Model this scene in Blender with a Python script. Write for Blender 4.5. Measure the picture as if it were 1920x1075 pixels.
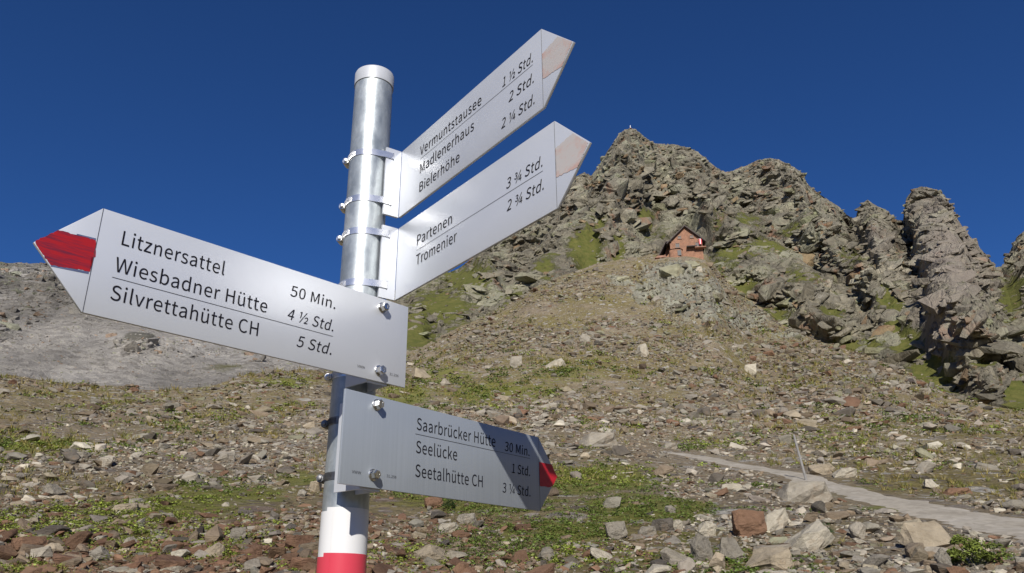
import bpy, bmesh, math, random
import numpy as np
from mathutils import Vector, Matrix

for o in list(bpy.data.objects):
    bpy.data.objects.remove(o)
C = bpy.context.scene.collection
SC = bpy.context.scene
PI = math.pi

# ------------------------------------------------------------------ camera, world, sun
F_PX, CX, CY = 1477.47, 960.0, 537.5            # focal length and centre, in pixels of the 1920 px photograph
PITCH, ROLL, EYE = 0.38362, -0.01017, 1.6
_f = np.array([0, math.cos(PITCH), math.sin(PITCH)])
_u = np.array([0, -math.sin(PITCH), math.cos(PITCH)])
_x = np.array([1.0, 0, 0])
CAM_X = math.cos(ROLL) * _x + math.sin(ROLL) * _u
CAM_U = -math.sin(ROLL) * _x + math.cos(ROLL) * _u
CAM_F = _f
cam_data = bpy.data.cameras.new('camera')
cam_data.sensor_width = 36.0
cam_data.lens = F_PX / 1920 * 36
cam_data.clip_start = 0.05
cam_data.clip_end = 12000
cam = bpy.data.objects.new('camera', cam_data)
C.objects.link(cam)
M = Matrix.Identity(4)
for i in range(3):
    M[i][0], M[i][1], M[i][2] = CAM_X[i], CAM_U[i], -CAM_F[i]
M[2][3] = EYE
cam.matrix_world = M
SC.camera = cam

SUN_AZ, SUN_EL = math.radians(182), math.radians(33.5)     # azimuth clockwise from +Y (the view direction)
world = bpy.data.worlds.new('World')
SC.world = world
world.use_nodes = True
wn = world.node_tree
for n in list(wn.nodes):
    wn.nodes.remove(n)
sky = wn.nodes.new('ShaderNodeTexSky')
sky.sky_type = 'NISHITA'
sky.sun_disc = False
sky.sun_elevation = SUN_EL
sky.sun_rotation = SUN_AZ
sky.altitude = 2600
sky.air_density = 1.0
sky.dust_density = 0.2
sky.ozone_density = 10.0
bg = wn.nodes.new('ShaderNodeBackground')
bg.inputs['Strength'].default_value = 0.073
wo = wn.nodes.new('ShaderNodeOutputWorld')
hsv = wn.nodes.new('ShaderNodeHueSaturation')       # the deep blue of high mountain air, for the whole sky and its light alike
hsv.inputs['Hue'].default_value = 0.506
hsv.inputs['Saturation'].default_value = 1.08
wn.links.new(sky.outputs[0], hsv.inputs['Color'])
wn.links.new(hsv.outputs[0], bg.inputs[0])
wn.links.new(bg.outputs[0], wo.inputs[0])

sd = bpy.data.lights.new('sun', 'SUN')
sd.energy = 4.2
sd.angle = math.radians(0.55)
sd.color = (1.0, 0.95, 0.88)
sun = bpy.data.objects.new('sun', sd)
C.objects.link(sun)
SDIR = Vector((math.sin(SUN_AZ) * math.cos(SUN_EL), math.cos(SUN_AZ) * math.cos(SUN_EL), math.sin(SUN_EL)))
sun.rotation_euler = SDIR.to_track_quat('Z', 'Y').to_euler()
sun.location = (-20, -60, 60)

SC.view_settings.view_transform = 'Standard'
SC.view_settings.look = 'None'
SC.view_settings.exposure = 0.28
SC.view_settings.gamma = 1.0
SC.view_settings.use_curve_mapping = False

rng = np.random.default_rng(7)
random.seed(7)

# ------------------------------------------------------------------ picture <-> direction helpers (used to lay out the terrain)
def ang(x, y):
    """azimuth and elevation of a photograph pixel"""
    x = np.asarray(x, float); y = np.asarray(y, float)
    a = (x - CX) / F_PX; b = -(y - CY) / F_PX
    d = CAM_F[:, None] + CAM_X[:, None] * np.atleast_1d(a) + CAM_U[:, None] * np.atleast_1d(b)
    return np.arctan2(d[0], d[1]), np.arctan2(d[2], np.hypot(d[0], d[1]))

def pix(X, Y, Z):
    """photograph pixel of world points"""
    P = np.array([X, Y, Z - EYE])
    c = np.tensordot(CAM_F, P, 1)
    c = np.where(c < 0.01, 0.01, c)
    return CX + F_PX * np.tensordot(CAM_X, P, 1) / c, CY - F_PX * np.tensordot(CAM_U, P, 1) / c

# ------------------------------------------------------------------ noise
def _hash(ix, iy, iz, seed):
    h = (ix.astype(np.uint32) * np.uint32(374761393) + iy.astype(np.uint32) * np.uint32(668265263)
         + iz.astype(np.uint32) * np.uint32(2147483647) + np.uint32(seed * 974711 & 0xffffffff))
    h = (h ^ (h >> np.uint32(13))) * np.uint32(1274126177)
    h = (h ^ (h >> np.uint32(16))) * np.uint32(2246822519)
    return h ^ (h >> np.uint32(15))

def _u01(h):
    return (h & np.uint32(0xffffff)).astype(np.float32) / np.float32(0xffffff)

def vnoise(x, y, z, seed=0):
    x = np.asarray(x, np.float32); y = np.asarray(y, np.float32); z = np.asarray(z, np.float32)
    fx, fy, fz = np.floor(x), np.floor(y), np.floor(z)
    ix, iy, iz = fx.astype(np.int64), fy.astype(np.int64), fz.astype(np.int64)
    tx, ty, tz = x - fx, y - fy, z - fz
    tx = tx * tx * (3 - 2 * tx); ty = ty * ty * (3 - 2 * ty); tz = tz * tz * (3 - 2 * tz)
    r = 0
    for a in (0, 1):
        wx = tx if a else 1 - tx
        for b in (0, 1):
            wy = ty if b else 1 - ty
            for c in (0, 1):
                wz = tz if c else 1 - tz
                r = r + wx * wy * wz * _u01(_hash(ix + a, iy + b, iz + c, seed))
    return r * 2 - 1

def fbm(x, y, z, oct=4, seed=0, gain=0.5):
    r = 0; a = 1.0; s = 1.0
    for k in range(oct):
        r = r + a * vnoise(x * s + 17.3 * k, y * s - 5.1 * k, z * s + 9.7 * k, seed + k)
        a *= gain; s *= 2.03
    return r

def facets(x, y, z, seed=0):
    """broken rock: every Voronoi cell is a tilted plane; returns (height, distance to the cell's edge)"""
    x = np.asarray(x, np.float32); y = np.asarray(y, np.float32); z = np.asarray(z, np.float32)
    bx, by, bz = np.floor(x - .5), np.floor(y - .5), np.floor(z - .5)
    d1 = np.full(x.shape, 1e9, np.float32); d2 = d1.copy(); h = np.zeros_like(d1)
    for a in (0, 1):
        for b in (0, 1):
            for c in (0, 1):
                ix, iy, iz = (bx + a).astype(np.int64), (by + b).astype(np.int64), (bz + c).astype(np.int64)
                q = _hash(ix, iy, iz, seed)
                r1 = _u01(q); r2 = _u01(q * np.uint32(747796405) ^ (q >> np.uint32(9))); r3 = _u01(q * np.uint32(2891336453) ^ (q >> np.uint32(11)))
                dx = x - (ix + .1 + .8 * r1); dy = y - (iy + .1 + .8 * r2); dz = z - (iz + .1 + .8 * r3)
                d = dx * dx + dy * dy + dz * dz
                g = (r2 - .5) * 1.6 * dx + (r3 - .5) * 1.6 * dy + (r1 - .5) * 2.2 * dz + (_u01(q * np.uint32(1664525)) - .5) * 1.3
                m = d < d1
                d2 = np.where(m, d1, np.minimum(d2, d)); h = np.where(m, g, h); d1 = np.where(m, d, d1)
    return h, np.sqrt(d2) - np.sqrt(d1)

def blocks(x, y, z, seed=0):
    """a pile of tilted angular blocks with steep sides (no jumps), about 0..1"""
    x = np.asarray(x, np.float32); y = np.asarray(y, np.float32); z = np.asarray(z, np.float32)
    bx, by, bz = np.floor(x - .5), np.floor(y - .5), np.floor(z - .5)
    h = np.zeros(x.shape, np.float32)
    for a in (0, 1):
        for b in (0, 1):
            for c in (0, 1):
                q = _hash((bx + a).astype(np.int64), (by + b).astype(np.int64), (bz + c).astype(np.int64), seed)
                r1 = _u01(q); r2 = _u01(q * np.uint32(747796405) ^ (q >> np.uint32(9))); r3 = _u01(q * np.uint32(2891336453) ^ (q >> np.uint32(11)))
                r4 = _u01(q * np.uint32(1664525) ^ (q >> np.uint32(7))); r5 = _u01(q * np.uint32(22695477) ^ (q >> np.uint32(13)))
                dx = x - (bx + a + .2 + .6 * r1); dy = y - (by + b + .2 + .6 * r2); dz = z - (bz + c + .2 + .6 * r3)
                u = np.abs(dx * (r4 * 1.6 - .3) + dy * (r5 - .5) + dz * .85); v = np.abs(dx * 1.0 - dz * (r5 * 1.4 - .3) + dy * (r1 - .5)); w = np.abs(dy + (r2 - .5) * dx + (r3 - .5) * dz)
                d = np.maximum(np.maximum(u, v), w * .8)
                top = .30 + .5 * r4 + (r2 - .5) * 1.1 * dx + (r3 - .5) * 1.1 * dz + (r1 - .5) * .6 * dy
                h = np.maximum(h, np.minimum(top, 2.9 * (.62 - d)))
    return h

def sstep(a, b, x):
    t = np.clip((x - a) / (b - a), 0, 1)
    return t * t * (3 - 2 * t)

# ------------------------------------------------------------------ properties
def tag(o, label=None, cat=None, group=None, kind=None):
    if label: o['label'] = label
    if cat: o['category'] = cat
    if group: o['group'] = group
    if kind: o['kind'] = kind
    return o

def link(name, me, mat=None, parent=None):
    o = bpy.data.objects.new(name, me)
    C.objects.link(o)
    if mat is not None and not me.materials:
        me.materials.append(mat)
    if parent is not None:
        o.parent = parent
    return o

def np_mesh(name, V, Fq, smooth=False):
    """mesh from numpy vertices and faces (all faces the same size)"""
    me = bpy.data.meshes.new(name)
    V = np.asarray(V, np.float32); Fq = np.asarray(Fq, np.int32)
    n, k = Fq.shape
    me.vertices.add(len(V)); me.vertices.foreach_set('co', V.ravel())
    me.loops.add(n * k); me.loops.foreach_set('vertex_index', Fq.ravel())
    me.polygons.add(n); me.polygons.foreach_set('loop_start', np.arange(0, n * k, k, dtype=np.int32))
    me.polygons.foreach_set('use_smooth', np.full(n, smooth))
    me.update(calc_edges=True)
    return me

def col_attr(me, name, arr):
    at = me.color_attributes.new(name, 'FLOAT_COLOR', 'POINT')
    a = np.ones((len(me.vertices), 4), np.float32)
    a[:, :arr.shape[1]] = arr
    at.data.foreach_set('color', a.ravel())

# ------------------------------------------------------------------ materials
class Nodes:
    def __init__(s, name):
        s.m = bpy.data.materials.new(name); s.m.use_nodes = True
        s.t = s.m.node_tree
        s.b = s.t.nodes['Principled BSDF']
    def n(s, typ, **kw):
        q = s.t.nodes.new(typ)
        for k, v in kw.items(): setattr(q, k, v)
        return q
    def l(s, a, b): s.t.links.new(a, b)
    def pos(s):
        return s.n('ShaderNodeNewGeometry').outputs['Position']
    def objc(s):
        return s.n('ShaderNodeTexCoord').outputs['Object']
    def mapping(s, v, scale=(1, 1, 1), rot=(0, 0, 0)):
        q = s.n('ShaderNodeMapping'); s.l(v, q.inputs[0]); q.inputs['Scale'].default_value = scale; q.inputs['Rotation'].default_value = rot
        return q.outputs[0]
    def noise(s, v, scale, detail=4, rough=.55, dist=0):
        q = s.n('ShaderNodeTexNoise'); s.l(v, q.inputs['Vector'])
        q.inputs['Scale'].default_value = scale; q.inputs['Detail'].default_value = detail
        q.inputs['Roughness'].default_value = rough; q.inputs['Distortion'].default_value = dist
        return q.outputs[0]
    def vor(s, v, scale, feature='F1', out='Distance', rand=1.0):
        q = s.n('ShaderNodeTexVoronoi', feature=feature); s.l(v, q.inputs['Vector']); q.inputs['Scale'].default_value = scale
        q.inputs['Randomness'].default_value = rand
        return q.outputs[out]
    def ramp(s, v, stops, interp='LINEAR'):
        q = s.n('ShaderNodeValToRGB'); q.color_ramp.interpolation = interp
        e = q.color_ramp.elements
        while len(e) < len(stops): e.new(0.5)
        for k, (p, c) in enumerate(stops):
            e[k].position = p; e[k].color = (*c, 1) if len(c) == 3 else c
        s.l(v, q.inputs[0]); return q.outputs[0]
    def rng(s, v, a, b, c=0.0, d=1.0):
        q = s.n('ShaderNodeMapRange'); s.l(v, q.inputs[0])
        for k, w in zip((1, 2, 3, 4), (a, b, c, d)): q.inputs[k].default_value = w
        return q.outputs[0]
    def mix(s, f, a, b, mode='MIX'):
        q = s.n('ShaderNodeMix', data_type='RGBA', blend_type=mode)
        for val, i in ((f, 0), (a, 6), (b, 7)):
            if hasattr(val, 'links'): s.l(val, q.inputs[i])
            else: q.inputs[i].default_value = (*val, 1) if isinstance(val, tuple) else val
        return q.outputs[2]
    def math(s, op, a, b=0.0):
        q = s.n('ShaderNodeMath', operation=op)
        for val, i in ((a, 0), (b, 1)):
            if hasattr(val, 'links'): s.l(val, q.inputs[i])
            else: q.inputs[i].default_value = val
        return q.outputs[0]
    def bump(s, h, strength, dist, normal=None):
        q = s.n('ShaderNodeBump'); q.inputs['Strength'].default_value = strength; q.inputs['Distance'].default_value = dist
        s.l(h, q.inputs['Height'])
        if normal is not None: s.l(normal, q.inputs['Normal'])
        return q.outputs[0]
    def sep(s, c):
        q = s.n('ShaderNodeSeparateColor'); s.l(c, q.inputs[0]); return q.outputs
    def attr(s, name, out='Color'):
        q = s.n('ShaderNodeAttribute', attribute_name=name); return q.outputs[out]
    def fin(s, col=None, rough=None, metal=None, normal=None, spec=None):
        for val, nm in ((col, 'Base Color'), (rough, 'Roughness'), (metal, 'Metallic'), (normal, 'Normal'), (spec, 'Specular IOR Level')):
            if val is None: continue
            if hasattr(val, 'links'): s.l(val, s.b.inputs[nm])
            else: s.b.inputs[nm].default_value = (*val, 1) if isinstance(val, tuple) else val
        return s.m

def mat_rock():
    k = Nodes('crag_rock'); p = k.pos()
    strat = k.mapping(p, (1, 1, .45), (0.5, 0.55, 0.3))
    base = k.ramp(k.noise(p, .035, 6, .65), [(.3, (.145, .131, .099)), (.5, (.22, .20, .152)), (.68, (.30, .272, .21))])
    fine = k.ramp(k.vor(strat, .32, out='Color'), [(0, (.62, .61, .6)), (.5, (1, 1, 1)), (1, (1.3, 1.28, 1.22))])
    c = k.mix(.85, base, fine, 'MULTIPLY')
    fine2 = k.ramp(k.noise(strat, .9, 5, .7), [(.3, (.55, .54, .52)), (.5, (1, 1, 1)), (.7, (1.35, 1.33, 1.28))])
    c = k.mix(.8, c, fine2, 'MULTIPLY')
    lich = k.rng(k.noise(p, .07, 5, .65), .5, .62)
    c = k.mix(k.math('MULTIPLY', lich, .6), c, (.30, .30, .205))
    rust = k.math('MULTIPLY', k.rng(k.noise(k.mapping(p, (1, 1, .6), (0, .4, .2)), .11, 6, .7, .6), .575, .66), .75)
    rustc = k.mix(k.noise(p, .4, 3), (.16, .085, .055), (.34, .19, .115))
    c = k.mix(rust, c, rustc)
    pale = k.math('MULTIPLY', k.rng(k.noise(p, .16, 5, .7), .66, .74), .7)
    c = k.mix(pale, c, (.46, .43, .36))
    crack = k.rng(k.vor(strat, .22, 'DISTANCE_TO_EDGE'), 0, .05, .55, 1)
    c = k.mix(1.0, c, k.n('ShaderNodeCombineColor').outputs[0], 'MULTIPLY') if False else c
    c = k.mix(1.0, c, k.attr('tint'), 'MULTIPLY')
    a = k.sep(k.attr('mask'))
    slab = a[1]
    c = k.mix(k.math('MULTIPLY', slab, .65), c, k.mix(k.noise(p, .09, 5, .6), (.24, .20, .17), (.38, .32, .275)))
    gr = k.mix(k.rng(k.noise(p, .5, 6, .75), .3, .7), (.07, .088, .018), (.15, .138, .042))
    nz = k.n('ShaderNodeSeparateXYZ'); k.l(k.n('ShaderNodeNewGeometry').outputs['True Normal'], nz.inputs[0])
    ledge = k.math('MULTIPLY', k.rng(nz.outputs[2], .62, .95), k.rng(k.noise(p, .035, 4, .6), .40, .56, .06, .5))
    gm = k.rng(k.math('ADD', k.math('ADD', a[0], ledge), k.math('MULTIPLY', k.math('SUBTRACT', k.noise(p, .28, 6, .7), .5), 1.6)), .42, .62)
    c = k.mix(gm, c, gr)
    h1 = k.noise(strat, .45, 8, .75)
    h2 = k.vor(strat, .5, 'F1')
    h3 = k.vor(strat, .5, 'DISTANCE_TO_EDGE')
    hh = k.math('ADD', k.math('MULTIPLY', h1, 1.6), k.math('ADD', k.math('MULTIPLY', h2, .5), k.math('MULTIPLY', k.rng(h3, 0, .12), .35)))
    amt = k.math('SUBTRACT', 1, k.math('MULTIPLY', gm, .6))
    nb = k.bump(k.math('MULTIPLY', hh, amt), .75, 1.3)
    return k.fin(c, .95, 0, nb, .15)

def mat_far():
    k = Nodes('grey_scree_mountain'); p = k.pos()
    flow = k.mapping(p, (1, .2, .12), (0, .8, 0))
    base = k.ramp(k.noise(p, .012, 6, .6), [(.36, (.19, .178, .158)), (.5, (.29, .272, .245)), (.62, (.39, .37, .34))])
    st = k.ramp(k.noise(flow, .05, 4, .6, .2), [(.34, (.80, .79, .77)), (.5, (1, 1, 1)), (.64, (1.25, 1.24, 1.22))])
    c = k.mix(.8, base, st, 'MULTIPLY')
    vc = k.ramp(k.sep(k.vor(p, .75, out='Color'))[0], [(0, (.72, .71, .7)), (.5, (1, 1, 1)), (1, (1.28, 1.27, 1.24))])
    c = k.mix(.8, c, vc, 'MULTIPLY')
    sp = k.ramp(k.noise(p, 2.2, 4, .8), [(.3, (.68, .68, .68)), (.5, (1, 1, 1)), (.7, (1.35, 1.34, 1.3))])
    c = k.mix(.8, c, sp, 'MULTIPLY')
    a = k.sep(k.attr('mask'))
    c = k.mix(1.0, c, k.attr('tint'), 'MULTIPLY')
    rock = k.mix(k.noise(p, .08, 7, .75), (.085, .078, .066), (.24, .23, .185))
    c = k.mix(k.rng(k.math('ADD', a[1], k.math('MULTIPLY', k.math('SUBTRACT', k.noise(p, .06, 6, .7), .5), 1.5)), .45, .7), c, rock)
    gm = k.rng(k.math('ADD', a[0], k.math('MULTIPLY', k.math('SUBTRACT', k.noise(p, .1, 6, .7), .5), 1.4)), .45, .7)
    c = k.mix(k.math('MULTIPLY', gm, .8), c, (.11, .105, .035))
    nb = k.bump(k.noise(p, .5, 8, .8), .8, 1.6)
    return k.fin(c, .95, 0, nb, .1)

def mat_ground():
    k = Nodes('rubble_soil'); p = k.pos()
    a = k.sep(k.attr('mask'))          # r green, g rust, b pale gravel
    soil = k.ramp(k.noise(p, .35, 7, .7), [(.3, (.17, .132, .085)), (.5, (.25, .20, .132)), (.7, (.32, .27, .185))])
    olive = k.ramp(k.noise(p, 1.7, 6, .75), [(.3, (.10, .078, .026)), (.5, (.19, .158, .058)), (.7, (.28, .235, .10))])
    om = k.rng(k.math('ADD', k.math('MULTIPLY', a[2], -.35), k.noise(p, .12, 6, .65)), .40, .60)
    c = k.mix(om, soil, olive)
    for sc_, thr, amt in ((.9, .55, .9), (2.6, .5, .9), (6.5, .45, .8)):
        v = k.n('ShaderNodeTexVoronoi'); k.l(p, v.inputs['Vector']); v.inputs['Scale'].default_value = sc_
        s3 = k.sep(v.outputs['Color'])
        cc = k.ramp(s3[0], [(0, (.09, .08, .07)), (.3, (.22, .185, .15)), (.6, (.31, .28, .24)), (1, (.46, .44, .39))])
        rc = k.ramp(s3[1], [(0, (.10, .05, .03)), (.5, (.20, .105, .065)), (1, (.27, .19, .14))])
        cc = k.mix(k.math('MULTIPLY', a[1], k.rng(s3[2], .25, .35)), cc, rc)
        inside = k.rng(v.outputs['Distance'], .36, .30)
        sel = k.math('MULTIPLY', inside, k.rng(k.math('ADD', s3[2], k.math('MULTIPLY', a[2], .3)), thr, thr + .02))
        c = k.mix(k.math('MULTIPLY', sel, amt), c, cc)
    green = k.mix(k.noise(p, 3.0, 5, .7), (.12, .14, .026), (.24, .225, .06))
    gm = k.rng(k.math('ADD', a[0], k.math('MULTIPLY', k.math('SUBTRACT', k.noise(p, 1.2, 6, .75), .5), 1.5)), .5, .72)
    c = k.mix(k.math('MULTIPLY', gm, .85), c, green)
    kn = k.rng(k.math('ADD', k.attr('mask', 'Alpha'), k.math('MULTIPLY', k.math('SUBTRACT', k.noise(p, .35, 6, .7), .5), 1.3)), .45, .6)
    rk = k.mix(k.rng(k.noise(p, .25, 6, .7), .35, .65), (.20, .185, .15), (.33, .325, .245))
    rk = k.mix(.8, rk, k.ramp(k.noise(p, 1.2, 6, .75), [(.3, (.55, .54, .52)), (.5, (1, 1, 1)), (.7, (1.25, 1.25, 1.2))]), 'MULTIPLY')
    c = k.mix(kn, c, rk)
    h = k.math('ADD', k.noise(p, 2.0, 8, .8), k.math('MULTIPLY', k.vor(p, 3.5), -.6))
    nb = k.bump(h, .9, .25)
    return k.fin(c, .95, 0, nb, .1)

def stone_nodes(name, single):
    k = Nodes(name)
    if single:
        base = k.n('ShaderNodeObjectInfo').outputs['Color']
        p = k.objc()
        sc_ = 2.2
    else:
        base = k.attr('tint'); p = k.pos(); sc_ = 5.0
    n1 = k.ramp(k.noise(p, sc_, 6, .7), [(.28, (.62, .6, .57)), (.5, (1, 1, 1)), (.72, (1.25, 1.25, 1.22))])
    c = k.mix(.9, base, n1, 'MULTIPLY')
    rust = k.math('MULTIPLY', k.rng(k.noise(p, sc_ * .7, 5, .7), .56, .68), .45)
    c = k.mix(rust, c, (.23, .15, .085))
    if single:
        sp = k.rng(k.noise(p, 9, 5, .8), .6, .68)
        c = k.mix(k.math('MULTIPLY', sp, .5), c, (.13, .125, .11))
    h = k.math('ADD', k.noise(p, sc_ * 1.6, 7, .75), k.math('MULTIPLY', k.noise(k.mapping(p, (1, 1, 4)), sc_, 4, .6), .6))
    nb = k.bump(h, .8, .08 if single else .06)
    return k.fin(c, .9, 0, nb, .2)

def mat_leaf(name, ca, cb, trans=.25):
    k = Nodes(name)
    c = k.mix(1.0, k.attr('tint'), k.mix(k.noise(k.pos(), 1.5, 3), ca, cb), 'MULTIPLY')
    k.fin(c, .55, 0, None, .3)
    return k.m

def mat_path():
    k = Nodes('path_gravel'); p = k.pos()
    c = k.ramp(k.noise(p, 1.0, 6, .7), [(.3, (.27, .24, .192)), (.5, (.33, .298, .245)), (.7, (.385, .352, .298))])
    v = k.n('ShaderNodeTexVoronoi'); k.l(p, v.inputs['Vector']); v.inputs['Scale'].default_value = 9
    c = k.mix(.6, c, k.ramp(k.sep(v.outputs['Color'])[0], [(0, (.75, .74, .72)), (.5, (1, 1, 1)), (1, (1.2, 1.19, 1.17))]), 'MULTIPLY')
    return k.fin(c, .95, 0, k.bump(k.noise(p, 8, 5, .8), .5, .02), .1)

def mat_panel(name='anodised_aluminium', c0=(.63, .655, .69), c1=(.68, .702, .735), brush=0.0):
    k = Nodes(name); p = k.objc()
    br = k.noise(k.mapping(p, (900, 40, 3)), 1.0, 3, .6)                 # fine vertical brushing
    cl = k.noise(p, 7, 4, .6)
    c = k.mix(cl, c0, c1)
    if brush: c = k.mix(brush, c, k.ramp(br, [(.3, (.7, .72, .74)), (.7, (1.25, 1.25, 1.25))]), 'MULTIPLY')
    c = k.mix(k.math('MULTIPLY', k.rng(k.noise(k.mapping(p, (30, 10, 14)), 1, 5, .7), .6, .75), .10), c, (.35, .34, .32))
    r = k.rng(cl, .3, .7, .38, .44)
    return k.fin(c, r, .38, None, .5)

def mat_metal(name, a, b, rough=(.25, .45), metal=.9, scale=30, bump=.1, stretch=(1, 1, 1)):
    k = Nodes(name); p = k.mapping(k.objc(), stretch)
    c = k.mix(k.rng(k.noise(p, scale, 6, .65), .35, .65), a, b)
    r = k.rng(k.noise(p, scale * .6, 4, .6), .3, .7, *rough)
    return k.fin(c, r, metal, k.bump(k.noise(p, scale * 1.5, 5, .6), bump, .002), .5)

def mat_pole():
    k = Nodes('galvanised_steel'); p = k.objc()
    big = k.noise(k.mapping(p, (1, 1, .5)), 28, 6, .65)
    c = k.mix(k.rng(big, .35, .65), (.34, .38, .395), (.56, .60, .605))
    spang = k.vor(k.mapping(p, (1, 1, .7)), 160, out='Color')
    c = k.mix(.2, c, k.ramp(k.sep(spang)[0], [(0, (.6, .6, .6)), (1, (1.2, 1.2, 1.2))]), 'MULTIPLY')
    spots = k.rng(k.noise(p, 60, 5, .7), .66, .72)
    c = k.mix(k.math('MULTIPLY', spots, .55), c, (.20, .20, .19))
    streak = k.rng(k.noise(k.mapping(p, (60, 60, 2)), 1, 4, .6), .62, .75)
    c = k.mix(k.math('MULTIPLY', streak, .3), c, (.72, .73, .72))
    r = k.rng(big, .3, .7, .36, .52)
    return k.fin(c, r, .58, k.bump(k.math('ADD', big, k.math('MULTIPLY', k.noise(p, 150, 3), .3)), .12, .003), .5)

def mat_plain(name, col, rough=.6, metal=0.0, var=.15, scale=12):
    k = Nodes(name); p = k.objc()
    lo = tuple(v * (1 - var) for v in col); hi = tuple(min(1, v * (1 + var)) for v in col)
    return k.fin(k.mix(k.rng(k.noise(p, scale, 5, .6), .3, .7), lo, hi), rough, metal, None, .1 if rough > .8 else .5)

def mat_brushed_red(name, red, dark, amount):
    k = Nodes(name); p = k.objc()
    st = k.noise(k.mapping(p, (9, 9, 95), (0, .2, 0)), 1, 6, .7)
    c = k.mix(k.math('MULTIPLY', k.rng(st, .47, .63), amount), red, dark)
    return k.fin(c, .45, 0, k.bump(st, .3, .001))

def mat_faded(name, pinkpos):
    k = Nodes(name); p = k.objc()
    n = k.noise(k.mapping(p, (22, 22, 34)), 1, 5, .6)
    c = k.ramp(n, [(.3, (.60, .585, .545)), (.48, (.62, .565, .52)), (.60, (.64, .44, .37)), (.75, (.62, .34, .28))])
    k.fin(c, .45, .25)
    return k.m

MAT = dict(
    rock=mat_rock(), far=mat_far(), ground=mat_ground(), stones=stone_nodes('rubble_stone', False), stone=stone_nodes('boulder_stone', True),
    leaf=mat_leaf('herb_leaf', (.8, .9, .8), (1.15, 1.1, 1.1)), path=mat_path(), panel=mat_panel(), panel_brushed_dimmed=mat_panel('brushed_aluminium_dimmed', (.36, .40, .44), (.42, .455, .49), .28), pole=mat_pole(),  # lowest sign's panel: real brushing; darker bluish base paints in its dimmer reflections
    steel=mat_metal('polished_steel', (.76, .76, .75), (.86, .86, .85), (.22, .34), .82, 40, .03),
    dull=mat_metal('weathered_steel', (.16, .16, .165), (.28, .28, .28), (.35, .5), .9, 60, .2),
    bolt=mat_metal('zinc_bolt', (.55, .54, .51), (.72, .71, .68), (.18, .3), 1.0, 90, .08),
    cap=mat_plain('cap_plastic', (.52, .54, .57), .45, 0.1, .08, 30),
    ink=mat_plain('black_lettering', (.012, .011, .016), .85, 0, .1),
    line=mat_plain('grey_line', (.06, .06, .065), .5, 0, .1),
    white=mat_plain('white_tape', (.74, .74, .73), .4, 0, .03),
    red=mat_plain('red_tape', (.62, .055, .085), .35, 0, .05),
)

# ------------------------------------------------------------------ terrain
# every curve: (photo x, photo y, distance in metres); the ground runs through them from near to far
CURVES = [
    ('bottom', [(-500, 1088, 10.0), (0, 1088, 9.5), (600, 1088, 9.2), (960, 1090, 9.0), (1400, 1092, 8.6), (1920, 1095, 8.6), (2500, 1100, 9)]),
    ('low', [(-500, 960, 15), (0, 955, 15), (600, 950, 14.5), (960, 950, 14), (1400, 950, 14.5), (1920, 960, 16), (2500, 970, 17)]),
    ('mid', [(-500, 860, 24), (0, 850, 25), (600, 845, 26), (960, 850, 27), (1300, 858, 32), (1600, 872, 30), (1920, 900, 25), (2500, 915, 26)]),
    ('upper', [(-500, 780, 42), (0, 775, 43), (400, 778, 44), (700, 760, 47), (960, 755, 50), (1300, 765, 56), (1600, 790, 56), (1920, 822, 50), (2500, 850, 50)]),
    ('crest', [(-500, 712, 66), (0, 716, 66), (100, 722, 66), (200, 726, 67), (290, 731, 68), (390, 722, 70), (450, 702, 72), (520, 688, 75), (620, 684, 80), (700, 676, 88),
               (765, 662, 98), (800, 650, 105), (870, 620, 125), (950, 590, 148), (1000, 560, 165), (1060, 532, 185), (1120, 511, 200), (1180, 493, 212), (1230, 484, 216),
               (1285, 479, 216), (1325, 482, 216), (1350, 520, 212), (1400, 570, 205), (1480, 622, 190), (1560, 645, 178), (1640, 672, 168), (1700, 702, 158), (1760, 738, 146), (1830, 757, 138),
               (1920, 775, 132), (2100, 800, 125), (2500, 830, 120)]),
]
DIP = [(-500, 742, 120), (0, 742, 120), (290, 750, 122), (390, 745, 124), (520, 715, 130), (620, 704, 135), (700, 690, 135), (765, 668, 135), (870, 622, 150), (950, 591, 168), (1060, 533, 200),
       (1180, 491, 226), (1230, 479, 240), (1285, 474, 242), (1325, 476, 240), (1350, 516, 222), (1480, 618, 197), (1640, 668, 174), (1760, 733, 152), (1920, 770, 138), (2500, 825, 126)]
SKYLINE = [(-500, 470), (-250, 500), (-60, 478), (0, 488), (60, 491), (125, 489), (180, 482), (300, 520), (450, 566), (600, 612), (650, 622), (690, 592), (740, 545), (800, 520), (860, 500),
           (920, 455), (980, 420), (1040, 370), (1080, 326), (1095, 318), (1108, 325), (1118, 312), (1138, 280), (1160, 247), (1172, 238), (1190, 238), (1207, 252), (1225, 264), (1262, 266),
           (1290, 272), (1308, 280), (1340, 308), (1362, 319), (1385, 310), (1400, 305), (1418, 296), (1442, 293), (1465, 298), (1490, 310), (1506, 322), (1512, 340), (1540, 362), (1570, 381),
           (1590, 400), (1603, 408), (1608, 385), (1624, 369), (1640, 380), (1660, 389), (1680, 408), (1692, 410), (1698, 368), (1712, 350), (1732, 346), (1752, 350), (1770, 362), (1790, 398),
           (1808, 428), (1830, 452), (1850, 476), (1866, 496), (1876, 495), (1890, 470), (1905, 440), (1925, 424), (2000, 380), (2100, 430), (2300, 380), (2500, 420)]
SKY_R = [(-500, 520), (300, 480), (600, 420), (700, 330), (760, 300), (900, 330), (1090, 370), (1185, 390), (1330, 400), (1440, 420), (1590, 400), (1606, 345), (1680, 345), (1696, 325), (1800, 320),
         (1864, 330), (1876, 430), (1920, 440), (2500, 450)]

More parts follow.
